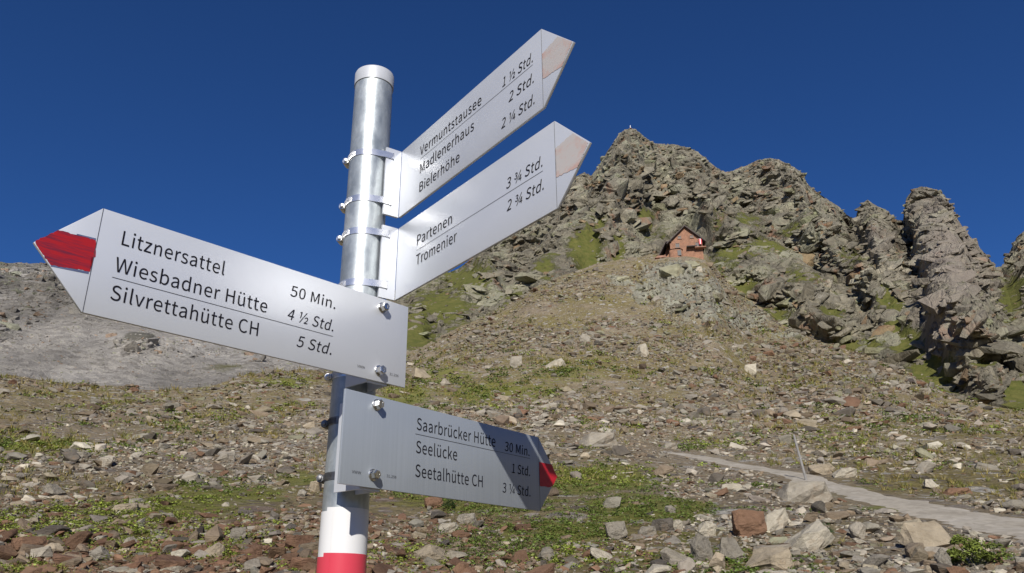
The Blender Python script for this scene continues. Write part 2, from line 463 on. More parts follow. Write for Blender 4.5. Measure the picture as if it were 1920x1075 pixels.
NF = 1500
phi_f = np.linspace(math.radians(-47), math.radians(47), NF)
phi_b = np.linspace(math.radians(47), math.radians(313), 134)[1:-1]
PHI = np.concatenate([phi_f, phi_b])
dphi = phi_f[1] - phi_f[0]

def smooth(v, w):
    if w < 2: return v
    k = np.hanning(w + 2)[1:-1]; k /= k.sum()
    return np.convolve(np.pad(v, (w, w), 'edge'), k, 'same')[w:-w]

def curve(nodes, sm):
    n = np.array(nodes, float)
    p, e = ang(n[:, 0], n[:, 1])
    i = np.argsort(p)
    ee = smooth(np.interp(phi_f, p[i], e[i]), sm); lr = smooth(np.interp(phi_f, p[i], np.log(n[i, 2])), sm)
    return ee, lr

def full(r_front, z_front, r_back, z_back):
    """extend a front curve round the back: distance and height blend to the valley side"""
    a = np.abs((phi_b + PI) % (2 * PI) - PI)
    w = sstep(math.radians(80), math.radians(135), a)
    t = (phi_b - phi_b[0]) / (phi_b[-1] - phi_b[0])
    rb = r_front[-1] * (1 - t) + r_front[0] * t; zb = z_front[-1] * (1 - t) + z_front[0] * t
    r = np.concatenate([r_front, rb * (1 - w) + r_back * w]); z = np.concatenate([z_front, zb * (1 - w) + z_back * w])
    return r, z

LV = []         # list of (r, z) over PHI
one = np.ones(NF)
LV.append(full(.4 * one, 0 * one, .4, 0))
LV.append(full(3 * one, .02 * one, 3, -.05))
for nm, nodes in CURVES:
    e, lr = curve(nodes, 60 if nm != 'crest' else 12)
    r = np.exp(lr); z = EYE + r * np.tan(e)
    LV.append(full(r, z, {'bottom': 10, 'low': 25, 'mid': 60, 'upper': 150, 'crest': 300}[nm], {'bottom': -1, 'low': -4, 'mid': -12, 'upper': -30, 'crest': -60}[nm]))
e, lr = curve(DIP, 14)
r_dip = np.exp(lr); z_dip = EYE + r_dip * np.tan(e)
LV.append(full(r_dip, z_dip, 500, -90))
es, _ = curve([(x, y, 100) for x, y in SKYLINE], 1)
rn = np.array(SKY_R, float); ps, _ = ang(rn[:, 0], np.full(len(rn), 450.0))
r_sky = smooth(np.interp(phi_f, ps, rn[:, 1]), 6)
z_sky = EYE + r_sky * np.tan(es)
for fr, fz in ((.25, .30), (.55, .60), (.82, .86), (1.0, 1.0)):
    LV.append(full(r_dip + (r_sky - r_dip) * fr, z_dip + (z_sky - z_dip) * fz, 700 + 900 * fr, -90 + 300 * fz))
LV.append(full(r_sky + 30, z_sky - 45, 1800, 200))
LV.append(full(r_sky + 600, z_sky * .2 - 100, 3200, 100))
ROWS = [8, 26, 105, 100, 80, 210, 14, 120, 130, 110, 80, 10, 4]
R = np.array([a for a, _ in LV]); Z = np.array([b for _, b in LV]); LR = np.log(R)
# monotone cubic in log distance
dz = np.diff(Z, axis=0) / np.diff(LR, axis=0)
hl = np.diff(LR, axis=0)
sl = np.zeros_like(Z)
for i in range(1, len(LV) - 1):
    w1 = 2 * hl[i] + hl[i - 1]; w2 = hl[i] + 2 * hl[i - 1]
    good = dz[i - 1] * dz[i] > 0
    sl[i] = np.where(good, (w1 + w2) / (w1 / np.where(good, dz[i - 1], 1) + w2 / np.where(good, dz[i], 1)), 0)
sl[0] = dz[0]; sl[-1] = dz[-1]
rows_r, rows_z, rows_s = [], [], []
for i, n in enumerate(ROWS):
    for k in range(n):
        t = k / n
        h = hl[i]
        z = (2*t**3 - 3*t**2 + 1) * Z[i] + (t**3 - 2*t**2 + t) * h * sl[i] + (-2*t**3 + 3*t**2) * Z[i + 1] + (t**3 - t**2) * h * sl[i + 1]
        s = ((6*t**2 - 6*t) * Z[i] / h + (3*t**2 - 4*t + 1) * sl[i] + (-6*t**2 + 6*t) * Z[i + 1] / h + (3*t**2 - 2*t) * sl[i + 1])
        rr = np.exp(LR[i] + t * h)
        rows_r.append(rr); rows_z.append(z); rows_s.append(s / rr)
rows_r.append(R[-1]); rows_z.append(Z[-1]); rows_s.append(sl[-1] / R[-1])
GR = np.array(rows_r); GZ = np.array(rows_z); GS = np.array(rows_s)
CUM = np.cumsum([0] + ROWS)
ROW_DIP = CUM[7]
NR, NC = GR.shape
SP, CP = np.sin(PHI), np.cos(PHI)
GX, GY = GR * SP, GR * CP
PXX, PXY = pix(GX, GY, GZ)
front = (np.abs((PHI + PI) % (2 * PI) - PI) < math.radians(60)).astype(float)[None, :] * np.ones((NR, 1))

# the gravel path, as a line of photograph pixels with half widths turned into world points on the base terrain
PATH_PX = [(1262, 849, 3), (1300, 855, 5), (1400, 873, 8), (1500, 893, 11), (1600, 918, 13), (1700, 944, 17), (1800, 963, 22), (1900, 981, 27), (2050, 1006, 36), (2250, 1035, 45)]
def ground_hit(px, py, ztab, rmax_row=None):
    """first terrain row seen at a photograph pixel -> (x, y, z, row, col)"""
    a, e = ang(px, py)
    a = float(a[0]); e = float(e[0])
    c = int(round((a - phi_f[0]) / dphi)); c = min(max(c, 0), NF - 1)
    el = np.arctan2(ztab[CUM[1]:, c] - EYE, GR[CUM[1]:, c])
    k = int(np.argmax(el >= e)) + CUM[1]
    e0 = math.atan2(ztab[k - 1, c] - EYE, GR[k - 1, c]); e1 = math.atan2(ztab[k, c] - EYE, GR[k, c])
    t = 0.0 if abs(e1 - e0) < 1e-9 else min(max((e - e0) / (e1 - e0), 0), 1)
    r = GR[k - 1, c] * (1 - t) + GR[k, c] * t; z = ztab[k - 1, c] * (1 - t) + ztab[k, c] * t
    return r * math.sin(a), r * math.cos(a), z, k, c
pl = []
for x, y, w in PATH_PX:
    X, Y, Zp, k, c = ground_hit(x, y, GZ)
    pl.append((X, Y))
pl = np.array(pl)
# even out the line
tt = np.linspace(0, len(pl) - 1, 90)
pl = np.stack([smooth(np.interp(tt, np.arange(len(pl)), pl[:, k]), 11) for k in (0, 1)], 1)
PATH_W = 0.72
pd = np.full((NR, NC), 1e3)
near_rows = slice(CUM[2], CUM[6])
sub = (slice(CUM[2], CUM[6]), slice(NF // 2, NF))
for q in pl:
    pd[sub] = np.minimum(pd[sub], np.hypot(GX[sub] - q[0], GY[sub] - q[1]))

# ---- ground relief
g = slice(0, ROW_DIP + 1)
gx, gy = GX[g], GY[g]
rr = GR[g]
zero = np.zeros_like(gx)
rel = 1.3 * fbm(gx / 45, gy / 45, zero, 3, 11) * sstep(35, 90, rr)
rel += .30 * fbm(gx / 9, gy / 9, zero, 3, 12) * sstep(9, 30, rr)
rel += .10 * fbm(gx / 2.6, gy / 2.6, zero, 3, 13)
rel += .035 * fbm(gx / .7, gy / .7, zero, 2, 14)
hgt, edge = facets(gx / 1.6, gy / 1.6, zero + .3, 15)
rel += .16 * np.clip(hgt, -.2, 1) * sstep(30, 80, rr)
hgt, edge = facets(gx / 4.5, gy / 4.5, zero + .3, 16)
rel += .45 * np.clip(hgt, -.1, 1) * sstep(60, 140, rr)
rel *= 1 - .85 * np.exp(-(pd[g] / 2.2) ** 2)
rel *= sstep(.5, 6, rr)
hx, hy = PXX[g], PXY[g]
plat = np.exp(-(((hx - 1285) / 55) ** 2 + ((hy - 474) / 16) ** 2))
rel *= 1 - .8 * np.clip(plat, 0, 1)
GZ[g] += rel
GZ[g] -= .05 * np.exp(-(pd[g] / 1.3) ** 4)

# ---- masks (photograph regions turned into cover of the ground)
def blobs(px, py, lst):
    m = 0
    for x, y, sx, sy, w in lst:
        m = np.maximum(m, w * np.exp(-(((px - x) / sx) ** 2 + ((py - y) / sy) ** 2)))
    return m
GREEN = [(x_, y_, a_ * 1.15, b_ * 1.15, min(1, w_ * 1.2)) for x_, y_, a_, b_, w_ in [(60, 835, 110, 22, .95), (140, 850, 60, 18, .8), (430, 925, 150, 30, 1), (300, 960, 200, 35, .75), (120, 975, 170, 30, .65), (250, 1020, 170, 26, .75), (60, 1065, 90, 18, .8), (560, 900, 60, 20, .8),
         (760, 735, 60, 28, .9), (930, 725, 120, 32, 1), (830, 690, 70, 22, .7), (880, 760, 150, 18, .6), (1060, 690, 120, 28, .55), (1130, 905, 150, 32, .95), (1220, 960, 150, 32, 1), (900, 945, 170, 26, .8),
         (1050, 1000, 160, 28, .7), (1180, 1040, 170, 24, .6), (1330, 835, 110, 12, .5), (1610, 915, 80, 14, .5), (1650, 950, 70, 8, .7), (1740, 800, 120, 24, .4), (1600, 820, 100, 18, .35),
         (530, 715, 90, 12, .7), (360, 790, 130, 25, .45), (500, 760, 150, 25, .45), (640, 1045, 40, 14, .6), (1500, 1050, 120, 20, .45), (1850, 1045, 60, 18, .7), (1290, 1010, 60, 20, .6)]]
RUST = [(100, 1060, 420, 75, 1), (500, 1050, 350, 75, 1), (850, 1040, 260, 70, .9), (0, 960, 260, 50, .5), (1120, 1075, 140, 30, .45), (760, 930, 170, 40, .6)]
GRAVEL = [(300, 860, 380, 38, 1), (1370, 900, 200, 60, 1), (1500, 960, 300, 60, .5), (1750, 1010, 200, 60, .9), (1000, 800, 300, 30, .5), (700, 800, 200, 40, .7)]
KNOLL = [(1265, 515, 75, 26, 1), (1215, 545, 40, 22, .9), (1275, 560, 50, 34, 1), (1330, 560, 40, 50, 1), (1400, 600, 60, 24, .9), (1480, 625, 60, 10, .7), (1160, 525, 40, 10, .8)]
knoll = blobs(hx, hy, KNOLL) * front[g]
h1_, e1_ = facets(gx / 3.2, gy / 5, GZ[g] / 5, 17); h2_, e2_ = facets(gx / 1.4, gy / 2, GZ[g] / 2, 18)
GZ[g] += knoll * (1.8 * h1_ + .8 * h2_ - .6 * np.exp(-(e1_ / .08) ** 2)) * sstep(2.4, 1.2, plat * 3)
gmask = np.stack([blobs(hx, hy, GREEN), blobs(hx, hy, RUST), blobs(hx, hy, GRAVEL), knoll], -1) * front[g][..., None]

# ---- mountain relief
mt = slice(ROW_DIP, NR)
mx, my, mz = GX[mt], GY[mt], GZ[mt].copy()
mpx, mpy = PXX[mt], PXY[mt]
left = sstep(735, 665, mpx)                      # 1 on the far grey mountain at the left
trow = np.arange(NR)[mt][:, None] - ROW_DIP
fade = sstep(0, 22, trow) * front[mt]
SLAB = [(1780, 500, 62, 120, 1), (1745, 400, 30, 50, .7), (1760, 600, 50, 60, .8), (1640, 450, 26, 40, .5)]
slab = np.clip(blobs(mpx, mpy, SLAB), 0, 1)
wx = 2.2 * fbm(mx / 14, my / 14, mz / 14, 3, 31); wy = 2.2 * fbm(mx / 14, my / 14, mz / 14, 3, 37); wz = 2.2 * fbm(mx / 14, my / 14, mz / 14, 3, 41)
# strata lean down to the right
ca, sa = math.cos(.75), math.sin(.75)
sx_ = (mx + wx) * ca - (mz + wz) * sa; sz_ = (mx + wx) * sa + (mz + wz) * ca; sy_ = my + wy
disp = 0
crackm = 0
for s_, am, sd_ in ((46, 10.0, 51), (21, 7.0, 52), (10, 3.0, 55)):
    h_ = blocks(sx_ / (s_ * .8), sy_ / (s_ * .9), sz_ / (s_ * 1.25), sd_)
    disp = disp + am * (h_ - .4) * (1 - slab * .6)
disp = disp + 1.4 * fbm(mx / 7, my / 7, mz / 7, 5, 61, .6)
def ridge(px, py, x0, y0, x1, y1, w, amt):
    dx, dy = x1 - x0, y1 - y0; L2 = dx * dx + dy * dy
    t = np.clip(((px - x0) * dx + (py - y0) * dy) / L2, 0, 1)
    d = np.hypot(px - x0 - t * dx, py - y0 - t * dy)
    return amt * np.exp(-(d / w) ** 2)
jx = mpx + 10 * fbm(mx / 12, my / 12, mz / 12, 3, 71); jy = mpy + 10 * fbm(mx / 12, my / 12, mz / 12, 3, 72)
feat = 0
for rd in [(1745, 380, 1830, 690, 80, 7), (1700, 420, 1735, 600, 10, -5), (1640, 400, 1645, 470, 34, 5), (1690, 620, 1790, 735, 30, -5), (1285, 330, 1330, 430, 26, 8), (1330, 430, 1560, 620, 40, 10),
           (1180, 260, 1110, 470, 34, 10), (1350, 330, 1620, 560, 22, -9), (1240, 290, 1215, 430, 18, -8), (1450, 310, 1640, 560, 26, 10), (1105, 440, 1090, 520, 22, -7), (1080, 480, 1083, 535, 14, 9),
           (1290, 365, 1300, 395, 10, -6), (900, 480, 960, 590, 20, 8), (850, 500, 810, 620, 18, -6), (1010, 430, 940, 540, 24, -7), (1870, 520, 1890, 700, 18, -5), (1600, 420, 1700, 640, 12, -5)]:
    feat = feat + ridge(jx, jy, *rd)
MGREEN = [(1675, 590, 22, 40, 1), (1705, 640, 36, 40, 1), (1745, 695, 44, 44, 1), (1600, 650, 60, 16, .9), (770, 620, 50, 40, .95), (830, 570, 60, 40, .75), (880, 515, 50, 30, .8), (960, 560, 30, 30, .5), (1100, 470, 36, 46, .95), (1130, 520, 24, 24, .9),
          (1125, 430, 16, 26, .6), (1210, 405, 18, 26, .85), (1400, 410, 60, 22, .5), (1440, 460, 50, 20, .65), (1380, 480, 50, 22, .7), (1250, 500, 60, 14, .6), (1500, 520, 60, 30, .5), (1900, 550, 40, 50, .85), (1905, 740, 36, 34, .9),
          (1850, 690, 26, 14, .6), (1600, 480, 30, 40, .5), (1230, 440, 40, 20, .4), (1320, 520, 60, 24, .65), (1450, 590, 60, 24, .5), (1020, 500, 30, 40, .6), (1160, 470, 14, 36, .8), (1390, 540, 50, 14, .8), (1560, 590, 30, 30, .7), (1350, 430, 14, 40, .5), (1660, 560, 18, 40, .8), (1480, 420, 40, 14, .5)]
soft = 3 * fbm(mx / 60, my / 60, mz / 60, 6, 81, .5) + 3.5 * np.abs(fbm((mx + my * .4) / 25, my / 120, mz / 120, 4, 82)) - 1
leftrock = np.clip(blobs(mpx, mpy, [(-60, 500, 160, 60, 1), (110, 525, 70, 40, 1), (0, 610, 40, 34, .8), (262, 645, 40, 18, 1), (200, 560, 60, 22, .6), (600, 660, 120, 30, .6), (330, 650, 60, 16, .5)]), 0, 1)
amt = (disp + feat) * (1 - left) + left * (soft + (.4 * disp + 2) * leftrock)
top = sstep(CUM[11] - ROW_DIP - 60, CUM[11] - ROW_DIP, trow)      # calmer outwards push at the skyline so that its outline holds
amt = amt * fade * (1 - .8 * top) * (1 - .85 * np.clip(1.3 * blobs(mpx, mpy, MGREEN), 0, 1) * (1 - left))
nx, ny, nz = -.92 * SP[None, :], -.92 * CP[None, :], .10
GX[mt] += nx * amt; GY[mt] += ny * amt; GZ[mt] += nz * amt
# crags on the skyline itself
GZ[mt] += (1 - left) * fade * top * (1.6 * facets(mx / 4.5, my / 9, mz / 12, 91)[0] + .5 * fbm(mx / 2, my / 2, mz / 2, 3, 92))
dzr = GS[mt]
# settle the crest: the relief must not lift the ridge above its surveyed height
_el = np.arctan2(GZ[mt][:, :NF] - EYE, np.hypot(GX[mt][:, :NF], GY[mt][:, :NF]))
_ex = smooth(np.clip(_el.max(0) - (es - 5 / F_PX), 0, .2), 7)
_w = sstep(30, CUM[11] - ROW_DIP, trow)
_r = np.hypot(GX[mt][:, :NF], GY[mt][:, :NF])
GZ[mt.start:, :NF] -= _w * _r * _ex[None, :] / np.cos(es)[None, :] ** 2
mgreen = np.clip(blobs(mpx, mpy, MGREEN) + .12, 0, 1) * (1 - .8 * slab) * (1 - .75 * left)
mgreen = np.maximum(mgreen, left * blobs(mpx, mpy, [(640, 650, 50, 24, .9), (450, 660, 40, 14, .5), (420, 690, 60, 12, .6)]))
mmask = np.stack([mgreen * front[mt], np.where(left > .5, leftrock, slab), left, 0 * left], -1)

def sheet(name, rows, cols, mask, mat, label, cat, wrap=False, smooth_=True, extra=None):
    x, y, z = GX[rows][:, cols], GY[rows][:, cols], GZ[rows][:, cols]
    n, m = x.shape
    V = np.stack([x, y, z], -1).reshape(-1, 3)
    idx = np.arange(n * m).reshape(n, m)
    a = idx if not wrap else np.concatenate([idx, idx[:, :1]], 1)
    Fq = np.stack([a[:-1, :-1], a[:-1, 1:], a[1:, 1:], a[1:, :-1]], -1).reshape(-1, 4)[:, ::-1]
    mk = mask.reshape(-1, 4); tn = np.ones((len(V), 3), np.float32)
    if extra is not None:                      # triangles of broken rock that belong to the mountain itself
        ev, ef, em, et = extra
        T = np.concatenate([Fq[:, [0, 1, 2]], Fq[:, [0, 2, 3]], ef + len(V)])
        V = np.concatenate([V, ev]); mk = np.concatenate([mk, em]); tn = np.concatenate([tn, et]); Fq = T
    me = np_mesh(name, V, Fq, smooth_)
    col_attr(me, 'mask', mk)
    if extra is not None: col_attr(me, 'tint', tn)
    o = link(name, me, mat)
    tag(o, label, cat, None, 'structure')
    return o
allc = np.arange(NC)
sheet('ground', slice(0, ROW_DIP + 1), allc, gmask, MAT['ground'], 'stony alpine slope of rubble, soil and patchy grass rising behind the signpost', 'slope', True)
split_col = int(np.argmin(np.abs(phi_f - float(ang(690, 600)[0][0]))))
cols_far = np.concatenate([np.arange(NC - 60, NC), np.arange(0, split_col + 1)])
cols_mt = np.arange(split_col, NC - 60 + 1)
# tables for placing things: first row that shows at each elevation
EL = np.arctan2(GZ[:, :NF] - EYE, np.hypot(GX[:, :NF], GY[:, :NF]))
EL[:CUM[1]] = -2
ELM = np.maximum.accumulate(EL, axis=0)
def hits(px, py):
    """visible terrain points for arrays of photograph pixels -> xyz, row, col"""
    a, e = ang(px, py)
    c = np.clip(np.round((a - phi_f[0]) / dphi).astype(int), 0, NF - 1)
    k = np.zeros(len(c), int)
    order = np.argsort(c, kind='stable'); cs = c[order]
    st = np.searchsorted(cs, np.arange(NF + 1))
    for j in range(NF):
        if st[j + 1] > st[j]:
            w = order[st[j]:st[j + 1]]
            k[w] = np.searchsorted(ELM[:, j], e[w])
    k = np.clip(k, CUM[1] + 1, NR - 1)
    e1 = ELM[k, c]; e0 = ELM[k - 1, c]
    t = np.clip((e - e0) / np.maximum(e1 - e0, 1e-9), 0, 1)
    P = np.stack([A[k - 1, c] * (1 - t) + A[k, c] * t for A in (GX, GY, GZ)], -1)
    return P, k, c
# ------------------------------------------------------------------ path
def ground_z(x, y):
    """height of the finished ground sheet"""
    a = np.arctan2(x, y); r = np.hypot(x, y)
    c = np.clip((a - phi_f[0]) / dphi, 0, NF - 1.001); c0 = int(c); t = c - c0
    z = 0
    for cc, w in ((c0, 1 - t), (c0 + 1, t)):
        z += w * np.interp(r, GR[:ROW_DIP + 1, cc], GZ[:ROW_DIP + 1, cc])
    return z
tang = np.gradient(pl, axis=0); tang /= np.linalg.norm(tang, axis=1)[:, None]
side = np.stack([tang[:, 1], -tang[:, 0]], 1)
NW = 11
PV = []
for i in range(len(pl)):
    wl = PATH_W * (1 + .16 * math.sin(i * .7) + .1 * math.sin(i * 1.9 + 1)); wr = PATH_W * (1 + .14 * math.sin(i * .53 + 2) + .1 * math.sin(i * 2.3))
    for j in range(NW):
        u = j / (NW - 1) * 2 - 1
        q = pl[i] + side[i] * ((.72 + .75 * (i / len(pl)) ** 2) * u * (wl if u < 0 else wr) * (1 + random.uniform(-.16, .16) * (abs(u) > .9)))
        PV.append((q[0], q[1], ground_z(q[0], q[1]) + .035 * (1 - abs(u) ** 3) - .02 * abs(u) ** 6 + .012 * random.uniform(-1, 1)))
ix = np.arange(len(pl) * NW).reshape(-1, NW)
PF = np.stack([ix[:-1, :-1], ix[:-1, 1:], ix[1:, 1:], ix[1:, :-1]], -1).reshape(-1, 4)
me = np_mesh('path', PV, PF, True)
tag(link('path', me, MAT['path']), 'pale gravel footpath climbing across the rubble slope at the right', 'path', None, 'structure')

# ------------------------------------------------------------------ stones
def hull_stone(seed, n=13, flat=.55, box=.6, bevel=0.0):
    r = random.Random(seed)
    bm = bmesh.new()
    for _ in range(n):
        while True:
            v = Vector((r.uniform(-1, 1), r.uniform(-1, 1), r.uniform(-1, 1)))
            if .2 < v.length < 1.5: break
        m = max(abs(v.x), abs(v.y), abs(v.z))
        v = v.normalized() * (1 - box) + (v / m) * box
        bm.verts.new((v.x * .5, v.y * .5 * r.uniform(.75, 1), v.z * .5 * flat))
    q = bmesh.ops.convex_hull(bm, input=bm.verts)
    bmesh.ops.delete(bm, geom=[e for e in q['geom_interior'] if isinstance(e, bmesh.types.BMVert)], context='VERTS')
    bmesh.ops.dissolve_limit(bm, angle_limit=.16, verts=bm.verts, edges=bm.edges)
    if bevel:
        bmesh.ops.bevel(bm, geom=list(bm.edges), offset=bevel, segments=1, affect='EDGES', profile=.6, clamp_overlap=True)
    bmesh.ops.triangulate(bm, faces=bm.faces)
    bmesh.ops.recalc_face_normals(bm, faces=bm.faces)
    # unit footprint
    xs = [v.co.x for v in bm.verts]; ys = [v.co.y for v in bm.verts]; zs = [v.co.z for v in bm.verts]
    w = max(max(xs) - min(xs), 1e-4)
    for v in bm.verts:
        v.co = Vector(((v.co.x - (max(xs) + min(xs)) / 2) / w, (v.co.y - (max(ys) + min(ys)) / 2) / w, (v.co.z - min(zs)) / w))
    return bm

def rough_boulder(seed, flat, box):
    bm = hull_stone(seed, 16, flat, box, 0)
    bmesh.ops.subdivide_edges(bm, edges=list(bm.edges), cuts=3, use_grid_fill=True)
    bmesh.ops.triangulate(bm, faces=bm.faces)
    co = np.array([v.co[:] for v in bm.verts])
    bm.normal_update()
    d = .035 * fbm(co[:, 0] * 4 + seed, co[:, 1] * 4, co[:, 2] * 7, 4, 200 + seed, .6)
    h_, e_ = facets(co[:, 0] * 3 + seed, co[:, 1] * 3, co[:, 2] * 4.5, 300 + seed)
    d = d + .03 * h_
    for v, q in zip(bm.verts, d):
        v.co += v.normal * float(q)
    return bm


# ---- broken rock of the cliffs: angular blocks and slabs grown into the mountain's own mesh
BLK = []
for q in range(26):
    bm = hull_stone(700 + q, random.Random(q).choice([14, 18, 24]), random.Random(q + 5).uniform(.55, 1.0), random.Random(q + 9).uniform(.7, .97))
    bm.verts.ensure_lookup_table()
    v = np.array([w.co[:] for w in bm.verts], np.float32); v[:, 2] -= v[:, 2].mean()
    BLK.append((v, np.array([[w.index for w in f.verts] for f in bm.faces], np.int32))); bm.free()
def crags(n, xr, yr, pick, wfun, rs, tints, sink=.12, thick=(.45, .95), jit=.28):
    x = rs.uniform(*xr, n); y = rs.uniform(*yr, n)
    P, k, c = hits(x, y)
    w = wfun(x, y, rs.uniform(.0005, 1, n))
    ok = pick(x, y, k, c, rs.uniform(0, 1, n), w, P)
    P, x, y, w, k, c = P[ok], x[ok], y[ok], w[ok], k[ok], c[ok]
    gap = (ELM[CUM[10] if False else -1, c] - ang(x, y)[1]) * F_PX
    w = np.minimum(w, 12 + .5 * gap)                          # only small pieces sit on the skyline
    m = len(P)
    d = np.linalg.norm(P - [0, 0, EYE], axis=1); W = w * d / F_PX
    ph = PHI[c]
    st = np.clip(GS[k, c], .1, 1.6)
    nr = np.stack([-np.sin(ph) * st, -np.cos(ph) * st, np.ones(m)], 1)
    nr += rs.normal(0, jit, (m, 3)); nr /= np.linalg.norm(nr, axis=1)[:, None]
    rgt = np.stack([np.cos(ph), -np.sin(ph), np.zeros(m)], 1); upv = np.cross(rgt, nr)
    lean = rs.normal(-.95, .32, m) + np.where(rs.uniform(0, 1, m) < .25, 1.5, 0)
    a = rgt * np.cos(lean)[:, None] + upv * np.sin(lean)[:, None]
    a -= nr * (a * nr).sum(1)[:, None]; a /= np.linalg.norm(a, axis=1)[:, None]
    b = np.cross(nr, a)
    FR = np.stack([a, b, nr], -1)
    S = np.stack([rs.uniform(.8, 1.5, m), rs.uniform(.45, .9, m), rs.uniform(*thick, m)], 1)
    ti = rs.choice(len(tints), m, p=[q[1] for q in tints])
    T = np.array([q[0] for q in tints])[ti] * rs.normal(1, .09, (m, 1))
    pr = rs.integers(0, len(BLK), m)
    Vs, Fs, Ts, Ms, off = [], [], [], [], 0
    sl_ = np.clip(blobs(x, y, SLAB), 0, 1)
    for i in range(m):
        v, f = BLK[pr[i]]
        Vs.append((v * S[i] * W[i]) @ FR[i].T + P[i] - nr[i] * W[i] * sink); Fs.append(f + off); off += len(v)
        Ts.append(np.repeat(T[i][None], len(v), 0)); Ms.append(np.repeat(np.array([[0, sl_[i], 0, 0]]), len(v), 0))
    return np.concatenate(Vs), np.concatenate(Fs), np.concatenate(Ms), np.concatenate(Ts)
RT = [((1, 1, 1), .48), ((1.16, 1.15, 1.1), .14), ((.76, .75, .73), .14), ((1.04, .82, .66), .10), ((.96, 1.02, .85), .14)]
rsm = np.random.default_rng(77)
def pick_m(x, y, k, c, u, w, P):
    gm = np.clip(1.5 * blobs(x, y, MGREEN) + .9 * fbm(P[:, 0] / 9, P[:, 1] / 9, P[:, 2] / 9, 3, 611) * (blobs(x, y, MGREEN) > .12), 0, 1); sb = np.clip(blobs(x, y, SLAB), 0, 1)
    kn = np.clip(blobs(x, y, KNOLL), 0, 1)
    hut_ = (np.abs(x - 1284) < 52) & (y > 400) & (y < 486)
    return (((k > ROW_DIP + 4) & (k < CUM[11] - 2) & (x > 690) & (u > gm * .85) & (u > sb * (.8 if True else 0)) & ((sb < .3) | (w > 6))) | ((k <= ROW_DIP + 4) & (u < kn * .9) & (w < 40))) & ~hut_
def w_m(x, y, u):
    sb = np.clip(blobs(x, y, SLAB), 0, 1)
    return np.clip(5.6 * u ** -.47, 0, 46) * (1 - .4 * sb)
EX_M = crags(20000, (700, 2150), (225, 790), pick_m, w_m, rsm, RT, .16, (.3, .75), .24)
def pick_p(x, y, k, c, u, w, P):
    gm = np.clip(1.5 * blobs(x, y, MGREEN) + .9 * fbm(P[:, 0] / 9, P[:, 1] / 9, P[:, 2] / 9, 3, 611) * (blobs(x, y, MGREEN) > .12), 0, 1)
    hut_ = (np.abs(x - 1284) < 60) & (y > 395) & (y < 490)
    return (k > ROW_DIP + 6) & (k < CUM[11] - 8) & (x > 700) & (u > gm * .95) & ~hut_
EX_P = crags(3600, (700, 2150), (240, 760), pick_p, lambda x, y, u: np.clip(17 * u ** -.38, 0, 74), rsm, [((1, 1, 1), .6), ((1.1, 1.09, 1.05), .2), ((.85, .83, .8), .2)], .07, (.2, .38), .2)
EX_M = (np.concatenate([EX_M[0], EX_P[0]]), np.concatenate([EX_M[1], EX_P[1] + len(EX_M[0])]), np.concatenate([EX_M[2], EX_P[2]]), np.concatenate([EX_M[3], EX_P[3]]))
lr_l = [(-60, 500, 160, 60, 1), (110, 525, 70, 40, 1), (0, 610, 40, 34, .8), (262, 645, 40, 18, 1), (200, 560, 60, 22, .6), (600, 660, 120, 30, .8), (330, 650, 60, 16, .5), (60, 560, 60, 30, .6)]
def pick_f(x, y, k, c, u, w, P):
    lm = np.clip(blobs(x, y, lr_l), 0, 1)
    return (k > ROW_DIP + 4) & (k < CUM[11] + 4) & (x < 700) & ((u < lm * .9) | ((w < 4.6) & (u < .36)))
EX_F = crags(42000, (-380, 720), (470, 760), pick_f, lambda x, y, u: np.clip(3.4 * u ** -.45, 0, 30) , rsm, RT, .12)
sheet('far_mountain', mt, cols_far, mmask[:, cols_far], MAT['far'], 'smooth grey scree mountainside beyond the left ridge', 'mountain', False, False, EX_F)
sheet('mountain', mt, cols_mt, mmask[:, cols_mt], MAT['rock'], 'jagged brown rock peaks and cliffs above the hut', 'mountain', False, False, EX_M)


PROTO = []
for s in range(28):
    bm = hull_stone(100 + s, random.Random(s).choice([10, 12, 14, 18]), random.Random(s + 50).choice([.3, .45, .6, .75, .9]), random.Random(s + 90).uniform(.3, .75))
    bm.verts.ensure_lookup_table()
    PROTO.append((np.array([v.co[:] for v in bm.verts], np.float32), np.array([[v.index for v in f.verts] for f in bm.faces], np.int32)))
    bm.free()
PAL = dict(grey=(.265, .245, .215), pale=(.42, .39, .335), brown=(.215, .170, .128), rust=(.185, .112, .076), dark=(.12, .107, .094), green=(.27, .265, .195), tan=(.32, .275, .215))
PAL = {k_: (r_ * 1.03, g_ * 1.0, b_ * .91) for k_, (r_, g_, b_) in PAL.items()}
PN = list(PAL)

N = 150000
px = rng.uniform(-420, 2340, N); py = 1096 - rng.uniform(0, 1, N) ** 1.0 * 640
N2 = 60000                                           # the finer rubble of the upper slope
px = np.concatenate([px, rng.uniform(700, 2100, N2)]); py = np.concatenate([py, rng.uniform(500, 800, N2)]); N += N2
P, kk, cc = hits(px, py)
onpath = np.zeros(N, bool)
for q in pl[::2]:
    onpath |= np.hypot(P[:, 0] - q[0], P[:, 1] - q[1]) < 1.0
keep = (kk < ROW_DIP - 3) & (kk > CUM[2] - 8) & ~onpath & (np.hypot(px - 1285, (py - 474) * 1.5) > 52) & (rng.uniform(0, 1, N) > .8 * blobs(px, py, KNOLL))
m_g = blobs(px, py, GREEN); m_r = blobs(px, py, RUST); m_v = blobs(px, py, GRAVEL)
dens = fbm(P[:, 0] / 6, P[:, 1] / 6, 0 * px, 4, 401)
dens_px = fbm(px / 190, py / 45, 0 * px, 3, 405)
pk = np.clip(.62 + .55 * dens + .6 * dens_px + .75 * m_v + .5 * m_r - .85 * m_g, .05, 1)
pk = np.where((px > 1180) & (px < 1700) & (py > 590) & (py < 730), pk * .75, pk)
keep &= rng.uniform(0, 1, N) < pk
